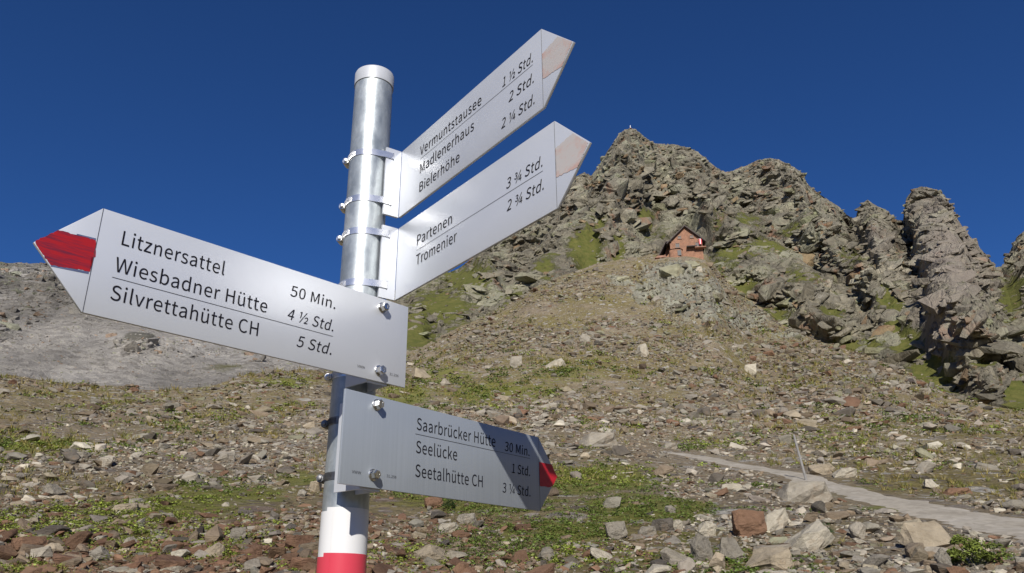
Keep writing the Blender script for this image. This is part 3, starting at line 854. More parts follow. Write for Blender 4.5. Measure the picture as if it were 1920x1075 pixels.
px, py, P, kk, cc = px[keep], py[keep], P[keep], kk[keep], cc[keep]
m_g, m_r, m_v = m_g[keep], m_r[keep], m_v[keep]
N = len(px)
dist = np.linalg.norm(P - [0, 0, EYE], axis=1)
wpx = 3.0 * (rng.uniform(0.0003, 1, N) ** -.42)
wpx = np.clip(wpx, 0, np.where(py < 760, 15, 24)) * np.interp(py, [480, 620, 800, 950, 1080], [.8, .95, 1.15, 1.35, 1.7]) * rng.uniform(.75, 1.2, N)
wm = wpx * dist / F_PX
pal_i = np.zeros(N, int)
u = rng.uniform(0, 1, N)
for i in range(N):
    ru = .05 + .68 * m_r[i]; pa = .035 + .035 * (py[i] > 780) + .16 * m_v[i] + (.12 if px[i] > 1150 and py[i] > 800 else 0); br = .24; gy = .30; dk = .05; tn = .07; gn = .04 + (.1 if py[i] < 680 else 0)
    w = np.array([gy * (1 - .75 * m_r[i]), pa * (1 - .6 * m_r[i]), br, ru, dk, gn * (1 - m_r[i]), tn])
    pal_i[i] = np.searchsorted(np.cumsum(w / w.sum()), u[i])
pal_i = np.clip(pal_i, 0, 6)
jit = rng.normal(1, .2, (N, 1)) + rng.normal(0, .012, (N, 3))
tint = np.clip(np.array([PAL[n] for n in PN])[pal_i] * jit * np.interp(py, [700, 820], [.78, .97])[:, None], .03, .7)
yaw = rng.uniform(0, 2 * PI, N)
slope = np.clip(GS[kk, cc], 0, 1.0)
ph = PHI[cc]
nrm = np.stack([-slope * np.sin(ph), -slope * np.cos(ph), np.ones(N)], 1)
nrm[:, :2] += rng.normal(0, .22, (N, 2))
nrm /= np.linalg.norm(nrm, axis=1)[:, None]
def frames(nrm, yaw):
    a = np.stack([np.cos(yaw), np.sin(yaw), np.zeros(len(yaw))], 1)
    b = np.cross(nrm, a); b /= np.linalg.norm(b, axis=1)[:, None]
    a = np.cross(b, nrm)
    return np.stack([a, b, nrm], -1)
FR = frames(nrm, yaw)
stretch = np.stack([rng.uniform(.95, 1.45, N), rng.uniform(.65, 1.05, N), rng.uniform(.4, .9, N)], 1)
proto = rng.integers(0, len(PROTO), N)

# the largest in the picture become objects of their own, all the rest is one mass
inside = (px > 5) & (px < 1915) & (py > 470) & (py < 1070)
def hidden_by_sign(x, y):
    return ((x > 590) & (x < 700) & (y > 690)) | ((x > 640) & (x < 1030) & (y > 730 + (x - 640) * .25) & (y < 905 + (x - 640) * .14)) | ((x > 150) & (x < 765) & (y > 380 + (x - 150) * .33) & (y < 588 + (x - 150) * .235))
inside &= ~hidden_by_sign(px, py - wpx * .2)
BOULDERS = [  # photo x, y of the foot; width, height in photo px; colour; shape; turn; label
    (1525, 1034, 92, 58, 'pale', 1, .5, 'big whitish slab tilted like a ramp in front of the footpath, bottom right'),
    (1455, 994, 66, 40, 'pale', 2, .3, 'smooth pale boulder leaning left, just behind the big whitish ramp-like slab'),
    (1506, 942, 96, 44, 'grey', 0, .1, 'broad flat grey-brown boulder on the near side of the path, below the thin marker pole'),
    (1748, 1032, 84, 44, 'tan', 3, .8, 'rounded cream boulder left of the leafy green plant at bottom right'),
    (1402, 1006, 58, 46, 'rust', 4, 1.2, 'square rusty brown block left of the two whitish boulders'),
    (1442, 1072, 88, 40, 'tan', 5, .2, 'tan boulder with a dark hollow under it, at the lower edge of the right rubble'),
    (1321, 1052, 40, 48, 'grey', 6, .4, 'upright grey-white block, bottom centre right, beside paler lumps'),
    (1326, 1006, 34, 26, 'pale', 2, 1.4, 'small whitish cube-like stone above the upright grey-white block'),
    (1376, 1052, 44, 38, 'grey', 3, 2.2, 'lumpy grey boulder between the upright grey block and the tan boulder'),
    (1157, 1012, 38, 32, 'grey', 4, .3, 'square grey block standing in green herbs, right of the lower sign tip'),
    (1245, 996, 42, 24, 'dark', 1, .6, 'dark slate-grey wedge stone beside a white stone in the herbs'),
    (1270, 994, 24, 18, 'pale', 2, .9, 'white stone touching the dark slate-grey wedge stone'),
    (1213, 1004, 36, 18, 'grey', 0, .9, 'flat bluish grey stone left of the dark slate-grey wedge stone'),
    (1022, 1052, 38, 24, 'grey', 5, .5, 'light grey faceted stone on rusty rubble below the lowest sign'),
    (813, 1056, 66, 34, 'tan', 6, .3, 'wide rust-stained cream block on the rusty rubble right of the pole'),
    (838, 999, 44, 20, 'pale', 0, .4, 'pale grey slab lying above the rust-stained cream block'),
    (876, 982, 34, 20, 'grey', 1, .7, 'grey pointed stone just under the lower sign near its middle'),
    (812, 954, 34, 22, 'rust', 4, .2, 'rusty brown boulder right under the bottom edge of the lowest sign'),
    (1122, 838, 76, 34, 'grey', 0, .2, 'long grey-brown boulder sunk in the slope, right above the red sign tip'),
    (1168, 856, 36, 22, 'dark', 3, .5, 'dark shadowed boulder right of the long grey-brown boulder'),
    (1545, 890, 46, 22, 'tan', 1, .3, 'creamy yellow boulder above the path, right of the marker pole, the left of two'),
    (1588, 896, 44, 18, 'pale', 2, .5, 'flat creamy white boulder above the path, the right of two by the marker pole'),
    (1748, 917, 24, 16, 'pale', 3, .2, 'bright white rounded stone on the upper side of the path at the right'),
    (1794, 928, 46, 14, 'rust', 0, .1, 'long rusty brown slab on the upper side of the path, right of a white stone'),
    (1774, 1074, 26, 38, 'grey', 6, .1, 'upright light grey stone leaning at the left side of the leafy plant'),
    (1411, 706, 24, 24, 'pale', 4, .6, 'single pale block on the upper brown slope, right of centre'),
    (1047, 690, 38, 24, 'pale', 1, .5, 'pale pointed boulder on the mid slope above the lowest sign'),
    (1203, 668, 28, 26, 'pale', 5, .4, 'pale boulder resting in front of a greyer one on the brown slope'),
    (1096, 642, 24, 20, 'grey', 6, .8, 'grey square boulder high on the brown slope below the cliffs'),
    (970, 690, 24, 24, 'grey', 4, .8, 'pinkish grey upright boulder on the slope above the green herb patch'),
    (793, 712, 38, 24, 'tan', 3, .3, 'tan boulder just right of the left-pointing sign end'),
    (1255, 842, 30, 14, 'grey', 0, .3, 'flat grey slab on the slope above the start of the path'),
    (1318, 780, 32, 18, 'dark', 5, .3, 'dark boulder with a deep shadow, high above the path start'),
    (103, 930, 34, 20, 'grey', 3, .3, 'rounded dark grey boulder alone on the green slope at far left'),
    (150, 863, 36, 16, 'grey', 1, .4, 'light grey slab in the gravel band at far left'),
    (236, 962, 40, 18, 'tan', 1, .6, 'beige humped boulder in green herbs, lower left'),
    (412, 1044, 30, 28, 'tan', 1, 1.9, 'triangular tan stone standing on rusty rubble left of the pole'),
    (52, 1038, 50, 26, 'rust', 4, .2, 'large rusty block near the lower left corner'),
    (190, 1052, 34, 24, 'grey', 6, .2, 'squarish grey stone on rusty rubble near the lower left corner'),
    (448, 1014, 26, 22, 'grey', 4, .5, 'grey angular stone beside grass left of the white pole band'),
    (424, 866, 34, 20, 'grey', 5, .2, 'light grey boulder with a dark shadow in the gravel band left of the pole'),
    (1690, 840, 32, 12, 'grey', 0, .5, 'grey slab on the upper right slope above the path'),
    (1735, 738, 22, 12, 'grey', 0, .5, 'lone grey slab below the green gully on the right slope'),
]
bx_ = np.array([b[0] for b in BOULDERS]); by_ = np.array([b[1] for b in BOULDERS]); bw_ = np.array([b[2] for b in BOULDERS])
for b in BOULDERS:
    inside &= ~((np.abs(px - b[0]) < b[2] * .55 + wpx * .4) & (py > b[1] - b[3]) & (py < b[1] + b[3] * .35))
NSING = 255
order = np.argsort(-(wpx * inside))
single = order[:NSING]
clear = np.ones(N, bool); clear[single] = False
for b in BOULDERS:
    clear &= ~((np.abs(px - b[0]) < b[2] * .45) & (py > b[1] - b[3] * .8) & (py < b[1] + 2) & (wpx > 6))
rest = np.nonzero(clear)[0]
Vs, Fs, Ts, off = [], [], [], 0
for i in rest:
    v, f = PROTO[proto[i]]
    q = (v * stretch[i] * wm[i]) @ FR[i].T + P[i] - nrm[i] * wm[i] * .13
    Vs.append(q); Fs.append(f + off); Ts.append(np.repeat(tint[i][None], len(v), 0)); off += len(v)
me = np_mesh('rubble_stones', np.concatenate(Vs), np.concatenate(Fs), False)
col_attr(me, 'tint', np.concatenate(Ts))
tag(link('rubble_stones', me, MAT['stones']), 'countless small grey, brown and rusty stones strewn over the slope', 'rubble', None, 'stuff')

# single stones
SP_ME = []
for k, (v, f) in enumerate(PROTO):
    bm = hull_stone(100 + k, random.Random(k).choice([10, 12, 14, 18]), random.Random(k + 50).choice([.3, .45, .6, .75, .9]), random.Random(k + 90).uniform(.3, .75), .035)
    me = bpy.data.meshes.new('stone'); bm.to_mesh(me); bm.free(); me.materials.append(MAT['stone'])
    z = max(q.co.z for q in me.vertices)
    SP_ME.append((me, z))
CW = {'grey': 'grey', 'pale': 'pale', 'brown': 'brown', 'rust': 'rusty', 'dark': 'dark', 'green': 'greenish', 'tan': 'tan'}
LANDMARKS = [(60, 1040, 'near the lower left corner'), (250, 1040, 'on the rusty rubble at lower left'), (430, 1035, 'by the triangular tan stone'), (560, 1030, 'just left of the white and red pole bands'),
             (60, 940, 'beside the dark grey boulder at far left'), (240, 950, 'near the beige humped boulder'), (430, 925, 'in the bright herb patch left of the pole'), (565, 900, 'left of the lower pole clamps'),
             (80, 850, 'in the green strip at the left edge'), (200, 820, 'in the gravel at upper left'), (380, 850, 'in the grey gravel band left of the pole'), (540, 830, 'in the gravel band close to the pole'),
             (120, 760, 'on the left ridge'), (330, 760, 'under the grey scree on the left ridge'), (500, 730, 'on the slope below the left-pointing sign'),
             (740, 940, 'under the two bolts of the lowest sign'), (760, 1030, 'on rusty rubble right of the red pole band'), (880, 1030, 'below the middle of the lowest sign'), (1000, 1020, 'below the tip of the lowest sign'),
             (1110, 1000, 'by the square grey block in the herbs'), (1130, 1055, 'at the bottom centre'), (1230, 1045, 'below the dark slate wedge stone'), (1230, 960, 'in the light green herbs right of centre'),
             (1130, 900, 'right of the red tip of the lowest sign'), (1240, 900, 'in the pale gravel below the path start'), (1380, 920, 'in the pale gravel under the path'), (1330, 1040, 'among the grey-white blocks at bottom right'),
             (1430, 1000, 'around the rusty square block'), (1530, 960, 'by the broad flat boulder below the marker pole'), (1560, 1050, 'below the whitish ramp slab'), (1640, 1000, 'between the ramp slab and the cream boulder'),
             (1650, 950, 'on the grassy verge below the path'), (1760, 1040, 'by the cream boulder at bottom right'), (1860, 1010, 'right of the leafy plant'), (1420, 850, 'above the left part of the path'),
             (1560, 870, 'by the two creamy boulders above the path'), (1680, 890, 'above the middle of the path'), (1800, 910, 'above the right part of the path'), (1880, 930, 'by the right edge above the path'),
             (1820, 840, 'on the right slope under the pillar'), (1650, 800, 'on the slope above the marker pole'), (1480, 780, 'on the mid slope right of centre'), (1300, 790, 'by the dark shadowed boulder above the path'),
             (1150, 830, 'around the long grey-brown boulder'), (1060, 790, 'above the tip of the lowest sign'), (930, 770, 'above the middle of the lowest sign'), (820, 740, 'just right of the left sign end'),
             (900, 690, 'by the green herb patch on the mid slope'), (1030, 690, 'by the pale pointed boulder'), (1200, 680, 'by the pale boulder on the brown slope'), (1380, 700, 'by the single pale block high on the slope'),
             (1550, 700, 'below the cliff edge on the right'), (1000, 600, 'high on the slope below the cliffs'), (1180, 560, 'just below the lichen slabs'), (1700, 760, 'below the green gully')]
lmx = np.array([l[0] for l in LANDMARKS]); lmy = np.array([l[1] for l in LANDMARKS])
recs = []
for i in single:
    z0 = SP_ME[proto[i]][1] * stretch[i][2]
    j = int(np.argmin(((lmx - px[i]) / 1.0) ** 2 + ((lmy - py[i]) * 1.8) ** 2))
    shp = 'flat' if z0 < .33 else ('chunky' if z0 > .62 else 'angular')
    recs.append([i, f"{CW[PN[pal_i[i]]]} {shp} stone {LANDMARKS[j][2]}"])
from collections import defaultdict
bylab = defaultdict(list)
for q in recs: bylab[q[1]].append(q)
for lab, qs in bylab.items():
    if len(qs) == 1: continue
    qs.sort(key=lambda q: px[q[0]])
    words = {2: ['left', 'right'], 3: ['left', 'middle', 'right']}.get(len(qs)) or ['leftmost', 'second from left', 'third from left', 'fourth from left', 'fifth from left', 'sixth from left', 'seventh from left', 'eighth from left', 'ninth from left', 'tenth from left']
    for n_, q in enumerate(qs):
        q[1] = lab + ', ' + (words[n_] if n_ < len(words) else 'rightmost') + (f' of {["two", "three"][len(qs) - 2]}' if len(qs) < 4 else '')
def place(o, loc, fr, sc_):
    Mx = Matrix.Identity(4)
    for a in range(3):
        for b in range(3):
            Mx[a][b] = float(fr[a][b] * sc_[b])
        Mx[a][3] = float(loc[a])
    o.matrix_world = Mx
for i, lab in recs:
    o = link('stone', SP_ME[proto[i]][0])
    place(o, P[i] - nrm[i] * wm[i] * .13, FR[i], stretch[i] * wm[i])
    o.color = (*[float(v) for v in tint[i]], 1)
    tag(o, lab, 'stone', 'larger stones on the rubble slope')

# boulders
BM = []
for s, (fl, bxx) in enumerate([(.42, .5), (.6, .62), (.55, .3), (.7, .35), (.85, .85), (.6, .7), (1.15, .75)]):
    bm = rough_boulder(s + 5, fl, bxx)
    me = bpy.data.meshes.new('boulder'); bm.to_mesh(me); bm.free(); me.materials.append(MAT['stone'])
    d = [max(v.co[k] for v in me.vertices) - min(v.co[k] for v in me.vertices) for k in range(3)]
    BM.append((me, d))
ROLL = {(1525, 1034): (.48, 104, 40), (1455, 994): (.45, 70, 30), (1047, 690): (.3, 40, 20), (412, 1044): (.6, 34, 24)}
def boulder(b, group, cat='boulder', depth=.8):
    x, y, w, h, colr, shp, turn, lab = b
    q, k, c = hits(np.array([x]), np.array([y]))
    q = q[0]
    d = float(np.linalg.norm(q - [0, 0, EYE]))
    W, H = w * d / F_PX, h * d / F_PX
    me, dm = BM[shp]
    o = link('boulder', me)
    yaw_ = -float(PHI[c[0]]) + math.sin(turn * 7) * .4
    n0 = np.array([[-.12 * math.sin(turn * 3), -.10, 1.0]]); n0 /= np.linalg.norm(n0)
    fr = frames(n0, np.array([yaw_]))[0]
    if (x, y) in ROLL:
        rl, W, H = ROLL[(x, y)][0], ROLL[(x, y)][1] * d / F_PX, ROLL[(x, y)][2] * d / F_PX
        az_ = float(PHI[c[0]]); fr = np.array((Matrix.Rotation(-rl, 3, Vector((math.sin(az_), math.cos(az_), 0)))) @ Matrix(fr.tolist()))
    away = np.array([math.sin(PHI[c[0]]), math.cos(PHI[c[0]]), 0]) * W * .35
    gz_ = ground_z(q[0] + away[0], q[1] + away[1]) if k[0] < ROW_DIP else q[2]
    loc = np.array([q[0] + away[0], q[1] + away[1], min(q[2], gz_) - .16 * H])
    place(o, loc, fr, np.array([W / dm[0], W * depth / dm[1], H * 1.2 / dm[2]]))
    cj = np.clip(np.array(PAL[colr]) * (1 + .12 * math.sin(turn * 11)) * 1.05, 0, .6)
    o.color = (*[float(v) for v in cj], 1)
    tag(o, lab, cat, group)
    return o
for b in BOULDERS:
    boulder(b, 'boulders on the rubble slope')
for b in [(1263, 516, 50, 26, 'green', 1, .3, 'big pale green lichen slab just below the red hut'),
          (1300, 502, 30, 18, 'green', 3, .5, 'rounded lichen-grey boulder below the right side of the hut'),
          (1312, 510, 14, 11, 'pale', 2, .7, 'small pale round boulder below the right corner of the hut'),
          (1165, 526, 36, 12, 'green', 0, .2, 'flat pale green slab on the knoll edge left of the hut'),
          (1240, 560, 60, 20, 'grey', 0, .3, 'long grey lichen slab on the knoll below the hut')]:
    boulder(b, 'lichen boulders below the hut')

# ------------------------------------------------------------------ plants
def leaf_cloud(centres, radii, heights, nleaf, lsize, cols, rs, up=.5):
    """many small folded leaves in low domes; returns vertices, quads, tints"""
    n = int(nleaf.sum())
    own = np.repeat(np.arange(len(centres)), nleaf)
    a = rs.uniform(0, 2 * PI, n); q = np.sqrt(rs.uniform(0, 1, n))
    rad = radii[own]; hh = heights[own] * (1 - q ** 2 * .8) * rs.uniform(.25, 1, n)
    c = centres[own] + np.stack([np.cos(a) * q * rad, np.sin(a) * q * rad, hh], 1)
    nr = rs.normal(0, 1, (n, 3)) * (1 - up); nr[:, 2] = np.abs(nr[:, 2]) + up; nr /= np.linalg.norm(nr, axis=1)[:, None]
    fr = frames(nr, rs.uniform(0, 2 * PI, n))
    s = lsize[own] * rs.uniform(.6, 1.3, n)
    base = np.array([[-.5, 0, 0], [0, -.3, .1], [.5, 0, -.05], [0, .3, .1]])
    V = np.einsum('nij,kj->nki', fr, base) * s[:, None, None] + c[:, None, :]
    F4 = np.arange(n * 4).reshape(n, 4)
    t = np.repeat(cols[own] * rs.uniform(.7, 1.3, (n, 1)), 4, 0)
    return V.reshape(-1, 3), F4, t
rs = np.random.default_rng(21)
NP_ = 26000
qx = rs.uniform(-200, 2120, NP_); qy = rs.uniform(560, 1092, NP_)
mg = blobs(qx, qy, GREEN)
Q, k2, c2 = hits(qx, qy)
cl = fbm(Q[:, 0] / 2.2, Q[:, 1] / 2.2, 0 * qx, 3, 501)
ok = (rs.uniform(0, 1, NP_) < np.clip(mg * 1.3 + cl * .9 - .32, 0, .95)) & (k2 < ROW_DIP - 4)
for q in pl[::3]:
    ok &= np.hypot(Q[:, 0] - q[0], Q[:, 1] - q[1]) > 1.1
Q = Q[ok]; qy_ = qy[ok]; qx_ = qx[ok]
dd = np.linalg.norm(Q - [0, 0, EYE], axis=1)
nl = rs.integers(10, 26, len(Q))
kind_ = fbm(Q[:, 0] / 4, Q[:, 1] / 4, 0 * dd, 2, 502)[:, None]
cols = np.where(kind_ > .05, np.array([[.20, .235, .04]]), np.array([[.115, .155, .03]])) * rs.uniform(.75, 1.25, (len(Q), 1))
V, F4, t = leaf_cloud(Q, (11 * dd / F_PX) * rs.uniform(.6, 1.4, len(Q)), (7 * dd / F_PX) * rs.uniform(.5, 1.5, len(Q)), nl, np.maximum(4.4 * dd / F_PX, .035), cols, rs)
me = np_mesh('alpine_herbs', V, F4); col_attr(me, 'tint', t)
tag(link('alpine_herbs', me, MAT['leaf']), 'low green alpine herbs growing in patches between the stones', 'ground cover', None, 'stuff')

# dry grass tufts
NT = 17000
qx = rs.uniform(-200, 2120, NT); qy = rs.uniform(600, 1092, NT)
Q, k2, c2 = hits(qx, qy)
cl = fbm(Q[:, 0] / 5, Q[:, 1] / 5, 0 * qx, 3, 511)
ok = (rs.uniform(0, 1, NT) < np.clip(.22 + cl * .9 + .3 * blobs(qx, qy, GREEN) - .35 * blobs(qx, qy, RUST) - .2 * blobs(qx, qy, GRAVEL), 0, .9)) & (k2 < ROW_DIP - 4)
for q in pl[::3]:
    ok &= np.hypot(Q[:, 0] - q[0], Q[:, 1] - q[1]) > 1.05
Q = Q[ok]; dd = np.linalg.norm(Q - [0, 0, EYE], axis=1)
nb_ = 14
own = np.repeat(np.arange(len(Q)), nb_); n = len(own)
L = np.clip(9 * dd / F_PX, .05, .5)[own] * rs.uniform(.5, 1.3, n)
a = rs.uniform(0, 2 * PI, n)
b0 = Q[own] + np.stack([np.cos(a), np.sin(a), 0 * a], 1) * (L * .5 * rs.uniform(0, 1, n))[:, None]
dirv = np.stack([np.cos(a) * rs.uniform(.1, .9, n), np.sin(a) * rs.uniform(.1, .9, n), rs.uniform(.5, 1, n)], 1)
sd_ = np.stack([-np.sin(a + .6), np.cos(a + .6), 0 * a], 1) * (L * .07)[:, None]
V = np.stack([b0 - sd_, b0 + sd_, b0 + dirv * L[:, None] + sd_ * .15, b0 + dirv * L[:, None] - sd_ * .15], 1).reshape(-1, 3)
gc = np.where(rs.uniform(0, 1, (len(Q), 1)) > .5, np.array([[.26, .205, .07]]), np.array([[.17, .165, .04]]))[own] * rs.uniform(.7, 1.3, (n, 1))
me = np_mesh('dry_grass', V, np.arange(n * 4).reshape(n, 4)); col_attr(me, 'tint', np.repeat(gc, 4, 0))
tag(link('dry_grass', me, MAT['leaf']), 'dry olive grass tufts scattered over the slope', 'grass', None, 'stuff')

def bush(name, x, y, w, h, n, col, lab, cat, group=None, seed=1):
    rs2 = np.random.default_rng(seed)
    q, k, c = hits(np.array([x]), np.array([y])); q = q[0]
    d = float(np.linalg.norm(q - [0, 0, EYE])); W, H = w * d / F_PX, h * d / F_PX
    e = bpy.data.objects.new(name, None); C.objects.link(e); e.location = q
    m = 26
    cen = np.stack([rs2.uniform(-.42, .42, m) * W, rs2.uniform(-.3, .3, m) * W, np.zeros(m)], 1)
    cen[:, 2] = rs2.uniform(.1, .75, m) * H * (1 - (np.abs(cen[:, 0]) / (.5 * W)) ** 2)
    V, F4, t = leaf_cloud(cen, np.full(m, W * .13), np.full(m, H * .28), np.full(m, n), np.full(m, W * .075), np.repeat(np.array([col]), m, 0) * rs2.uniform(.7, 1.4, (m, 1)), rs2, .3)
    me = np_mesh('foliage', V, F4); col_attr(me, 'tint', t)
    link('foliage', me, MAT['leaf'], e)
    # stems
    SV, SF, o_ = [], [], 0
    for cc_ in cen:
        r0 = W * .007
        for j in range(3):
            an = j * 2.1
            SV += [(math.cos(an) * r0, math.sin(an) * r0, -.02), (cc_[0] + math.cos(an) * r0 * .5, cc_[1] + math.sin(an) * r0 * .5, cc_[2])]
        for j in range(3):
            SF.append((o_ + 2 * j, o_ + 2 * ((j + 1) % 3), o_ + 2 * ((j + 1) % 3) + 1, o_ + 2 * j + 1))
        o_ += 6
    me = np_mesh('stems', SV, SF); col_attr(me, 'tint', np.tile(np.array([[.10, .11, .03]]), (len(SV), 1)))
    link('stems', me, MAT['leaf'], e)
    tag(e, lab, cat, group)
bush('leafy_plant', 1832, 1064, 86, 54, 42, (.13, .16, .03), 'yellow-green leafy plant spreading at the bottom right of the rubble', 'plant', None, 3)
bush('leafy_plant', 840, 956, 26, 26, 34, (.04, .065, .018), 'small dark green bushy plant below the right half of the lowest sign', 'plant', None, 4)
bush('leafy_plant', 575, 1060, 30, 16, 34, (.05, .09, .02), 'low dark green plant just left of the red pole band', 'plant', None, 5)
bush('leafy_plant', 1553, 1006, 22, 26, 30, (.05, .085, .025), 'small green plant at the right end of the whitish ramp slab', 'plant', None, 6)

# ------------------------------------------------------------------ small mesh helpers
def add_box(bm, x0, x1, y0, y1, z0, z1):
    v = [bm.verts.new((x, y, z)) for z in (z0, z1) for y in (y0, y1) for x in (x0, x1)]
    for f in ((0, 2, 3, 1), (4, 5, 7, 6), (0, 1, 5, 4), (2, 6, 7, 3), (0, 4, 6, 2), (1, 3, 7, 5)):
        bm.faces.new([v[i] for i in f])
def add_prism(bm, pts, y0, y1):
    """outline in x,z pushed from y0 to y1"""
    a = [bm.verts.new((x, y0, z)) for x, z in pts]; b = [bm.verts.new((x, y1, z)) for x, z in pts]
    n = len(pts)
    bm.faces.new(a); bm.faces.new(b[::-1])
    for i in range(n):
        bm.faces.new((a[i], b[i], b[(i + 1) % n], a[(i + 1) % n]))
def add_lathe(bm, prof, seg=48, centre=(0, 0, 0), cap=True):
    rings = []
    for r, z in prof:
        rings.append([bm.verts.new((centre[0] + r * math.cos(2 * PI * k / seg), centre[1] + r * math.sin(2 * PI * k / seg), centre[2] + z)) for k in range(seg)])
    for a, b in zip(rings, rings[1:]):
        for k in range(seg):
            bm.faces.new((a[k], a[(k + 1) % seg], b[(k + 1) % seg], b[k]))
    if cap:
        bm.faces.new(rings[0][::-1]); bm.faces.new(rings[-1])
def build(name, bm, mat, parent=None, bevel=0, smooth_ang=None):
    bmesh.ops.recalc_face_normals(bm, faces=bm.faces)
    if bevel:
        bmesh.ops.bevel(bm, geom=[e for e in bm.edges if len(e.link_faces) == 2 and e.calc_face_angle() > .5], offset=bevel, segments=2, affect='EDGES', profile=.6, clamp_overlap=True)
    me = bpy.data.meshes.new(name); bm.to_mesh(me); bm.free()
    if smooth_ang:
        for p in me.polygons: p.use_smooth = True
        me.set_sharp_from_angle(angle=smooth_ang)
    return link(name, me, mat, parent)
def empty(name, loc, rz=0):
    e = bpy.data.objects.new(name, None); C.objects.link(e); e.location = loc; e.rotation_euler = (0, 0, rz); e.empty_display_size = .1
    return e

# ------------------------------------------------------------------ alpine hut
hut_red = Nodes('red_shingle_wall'); _p = hut_red.objc()
_br = hut_red.n('ShaderNodeTexBrick'); hut_red.l(hut_red.mapping(_p, (1, 1, 1), (PI / 2, 0, 0)), _br.inputs[0])
_br.inputs['Scale'].default_value = 2.2; _br.inputs['Color1'].default_value = (.29, .145, .085, 1); _br.inputs['Color2'].default_value = (.38, .21, .13, 1); _br.inputs['Mortar'].default_value = (.2, .1, .065, 1); _br.inputs['Mortar Size'].default_value = .03
hut_red.fin(hut_red.mix(.8, _br.outputs[0], hut_red.ramp(hut_red.noise(_p, .9, 5, .7), [(.3, (.5, .5, .5)), (.5, (1, 1, 1)), (.7, (1.4, 1.3, 1.2))]), 'MULTIPLY'), .9)
MAT.update(hutwall=hut_red.m, hutroof=mat_plain('dark_roof', (.07, .055, .05), .8, 0, .3, 2), hutwin=mat_plain('window_glass', (.018, .018, .02), .5, 0, .1),
           hutframe=mat_plain('brown_window_frame', (.24, .14, .09), .7, 0, .1), hutbase=mat_plain('hut_masonry', (.30, .17, .12), .9, 0, .3, 1.5), flagred=mat_plain('flag_red', (.55, .03, .04), .7, 0, .05),
           flagwhite=mat_plain('flag_white', (.75, .74, .72), .7, 0, .03), wood=mat_plain('grey_wood', (.25, .24, .225), .8, 0, .2, 8))
hp, hk, hc = hits(np.array([1289.0]), np.array([481.0]))
hp = hp[0]
HS = float(np.linalg.norm(hp - [0, 0, EYE])) / F_PX         # metres per photograph pixel at the hut
haz = math.atan2(hp[0], hp[1])
hut = empty('alpine_hut', (float(hp[0]), float(hp[1]), float(hp[2]) - .6), -haz + .10)
tag(hut, 'red shingled mountain hut with steep gable on the knoll under the peaks', 'hut')
W2 = 29 * HS; EV = 36 * HS; AP = 64 * HS; DP = 9.0
bm = bmesh.new()
add_prism(bm, [(-W2, -2.5), (W2, -2.5), (W2, EV), (0, AP), (-W2, EV)], 0, DP)
wall = build('wall', bm, MAT['hutwall'], hut)
bm = bmesh.new()
t_ = .28; ov = .55
sl_ = (AP - EV) / W2
for s in (-1, 1):
    ex = s * (W2 + ov + .2); ez = AP - sl_ * abs(ex)
    add_prism(bm, [(0, AP + .03), (ex, ez + .03), (ex, ez + .03 + t_), (0, AP + .03 + t_)], -.7, DP + .4)
roof = build('roof', bm, MAT['hutroof'], hut)
def window(cx_, cz, w, h, y=0):
    bm = bmesh.new()
    f_ = .14
    add_box(bm, cx_ - w / 2 - f_, cx_ - w / 2, y - .10, y + .02, cz - h / 2, cz + h / 2)
    add_box(bm, cx_ + w / 2, cx_ + w / 2 + f_, y - .10, y + .02, cz - h / 2, cz + h / 2)
    add_box(bm, cx_ - w / 2 - f_, cx_ + w / 2 + f_, y - .11, y + .02, cz + h / 2, cz + h / 2 + f_)
    add_box(bm, cx_ - w / 2 - f_ - .06, cx_ + w / 2 + f_ + .06, y - .16, y + .02, cz - h / 2 - f_, cz - h / 2)
    add_box(bm, cx_ - .035, cx_ + .035, y - .07, y + .02, cz - h / 2, cz + h / 2)
    o = build('window', bm, MAT['hutframe'], hut)
    bm = bmesh.new(); add_box(bm, cx_ - w / 2, cx_ + w / 2, y - .03, y + .01, cz - h / 2, cz + h / 2)
    build('pane', bm, MAT['hutwin'], o)
zb = lambda yy: (482 - yy) * HS
for wx_, wy_, w_, h_ in ((1279.4, 438, 4.0, 4.2), (1301.5, 438, 4.0, 4.2), (1274.3, 454, 5.2, 7), (1310, 454.8, 4.6, 7)):
    window((wx_ - 1290) * HS, zb(wy_), w_ * 1.15 * HS, h_ * 1.15 * HS)
# bay with its little roof
bm = bmesh.new()
cxb, rb_ = (1270 - 1290) * HS, 12 * HS
pts = [(cxb + rb_ * math.cos(PI + PI * k / 12), -.1 + -.55 * rb_ * math.sin(PI * k / 12)) for k in range(13)]
a = [bm.verts.new((x, y, -2.5)) for x, y in pts]; b = [bm.verts.new((x, y, zb(463.5))) for x, y in pts]
for k in range(12): bm.faces.new((a[k], a[k + 1], b[k + 1], b[k]))
bm.faces.new(b); bm.faces.new(a[::-1])
bm.faces.new((a[0], b[0], b[12], a[12]))
bay = build('bay', bm, MAT['hutwall'], hut)
bm = bmesh.new()
pts2 = [(cxb + (x - cxb) * 1.12, -.1 + (y + .1) * 1.22) for x, y in pts]
a = [bm.verts.new((x, y, zb(463.5) + .02)) for x, y in pts2]; b = [bm.verts.new((cxb + (x - cxb) * .8, -.05 + (y + .1) * .3, zb(461))) for x, y in pts2]
for k in range(12): bm.faces.new((a[k], a[k + 1], b[k + 1], b[k]))
bm.faces.new(b); bm.faces.new(a[::-1]); bm.faces.new((a[0], b[0], b[12], a[12]))
build('bay_roof', bm, MAT['hutroof'], bay)
yb = -.1 - .55 * rb_ - .02
bm = bmesh.new(); add_box(bm, cxb + .3, cxb + 1.1, yb - .04, yb + .3, zb(477), zb(467)); build('door', bm, MAT['hutwin'], bay)
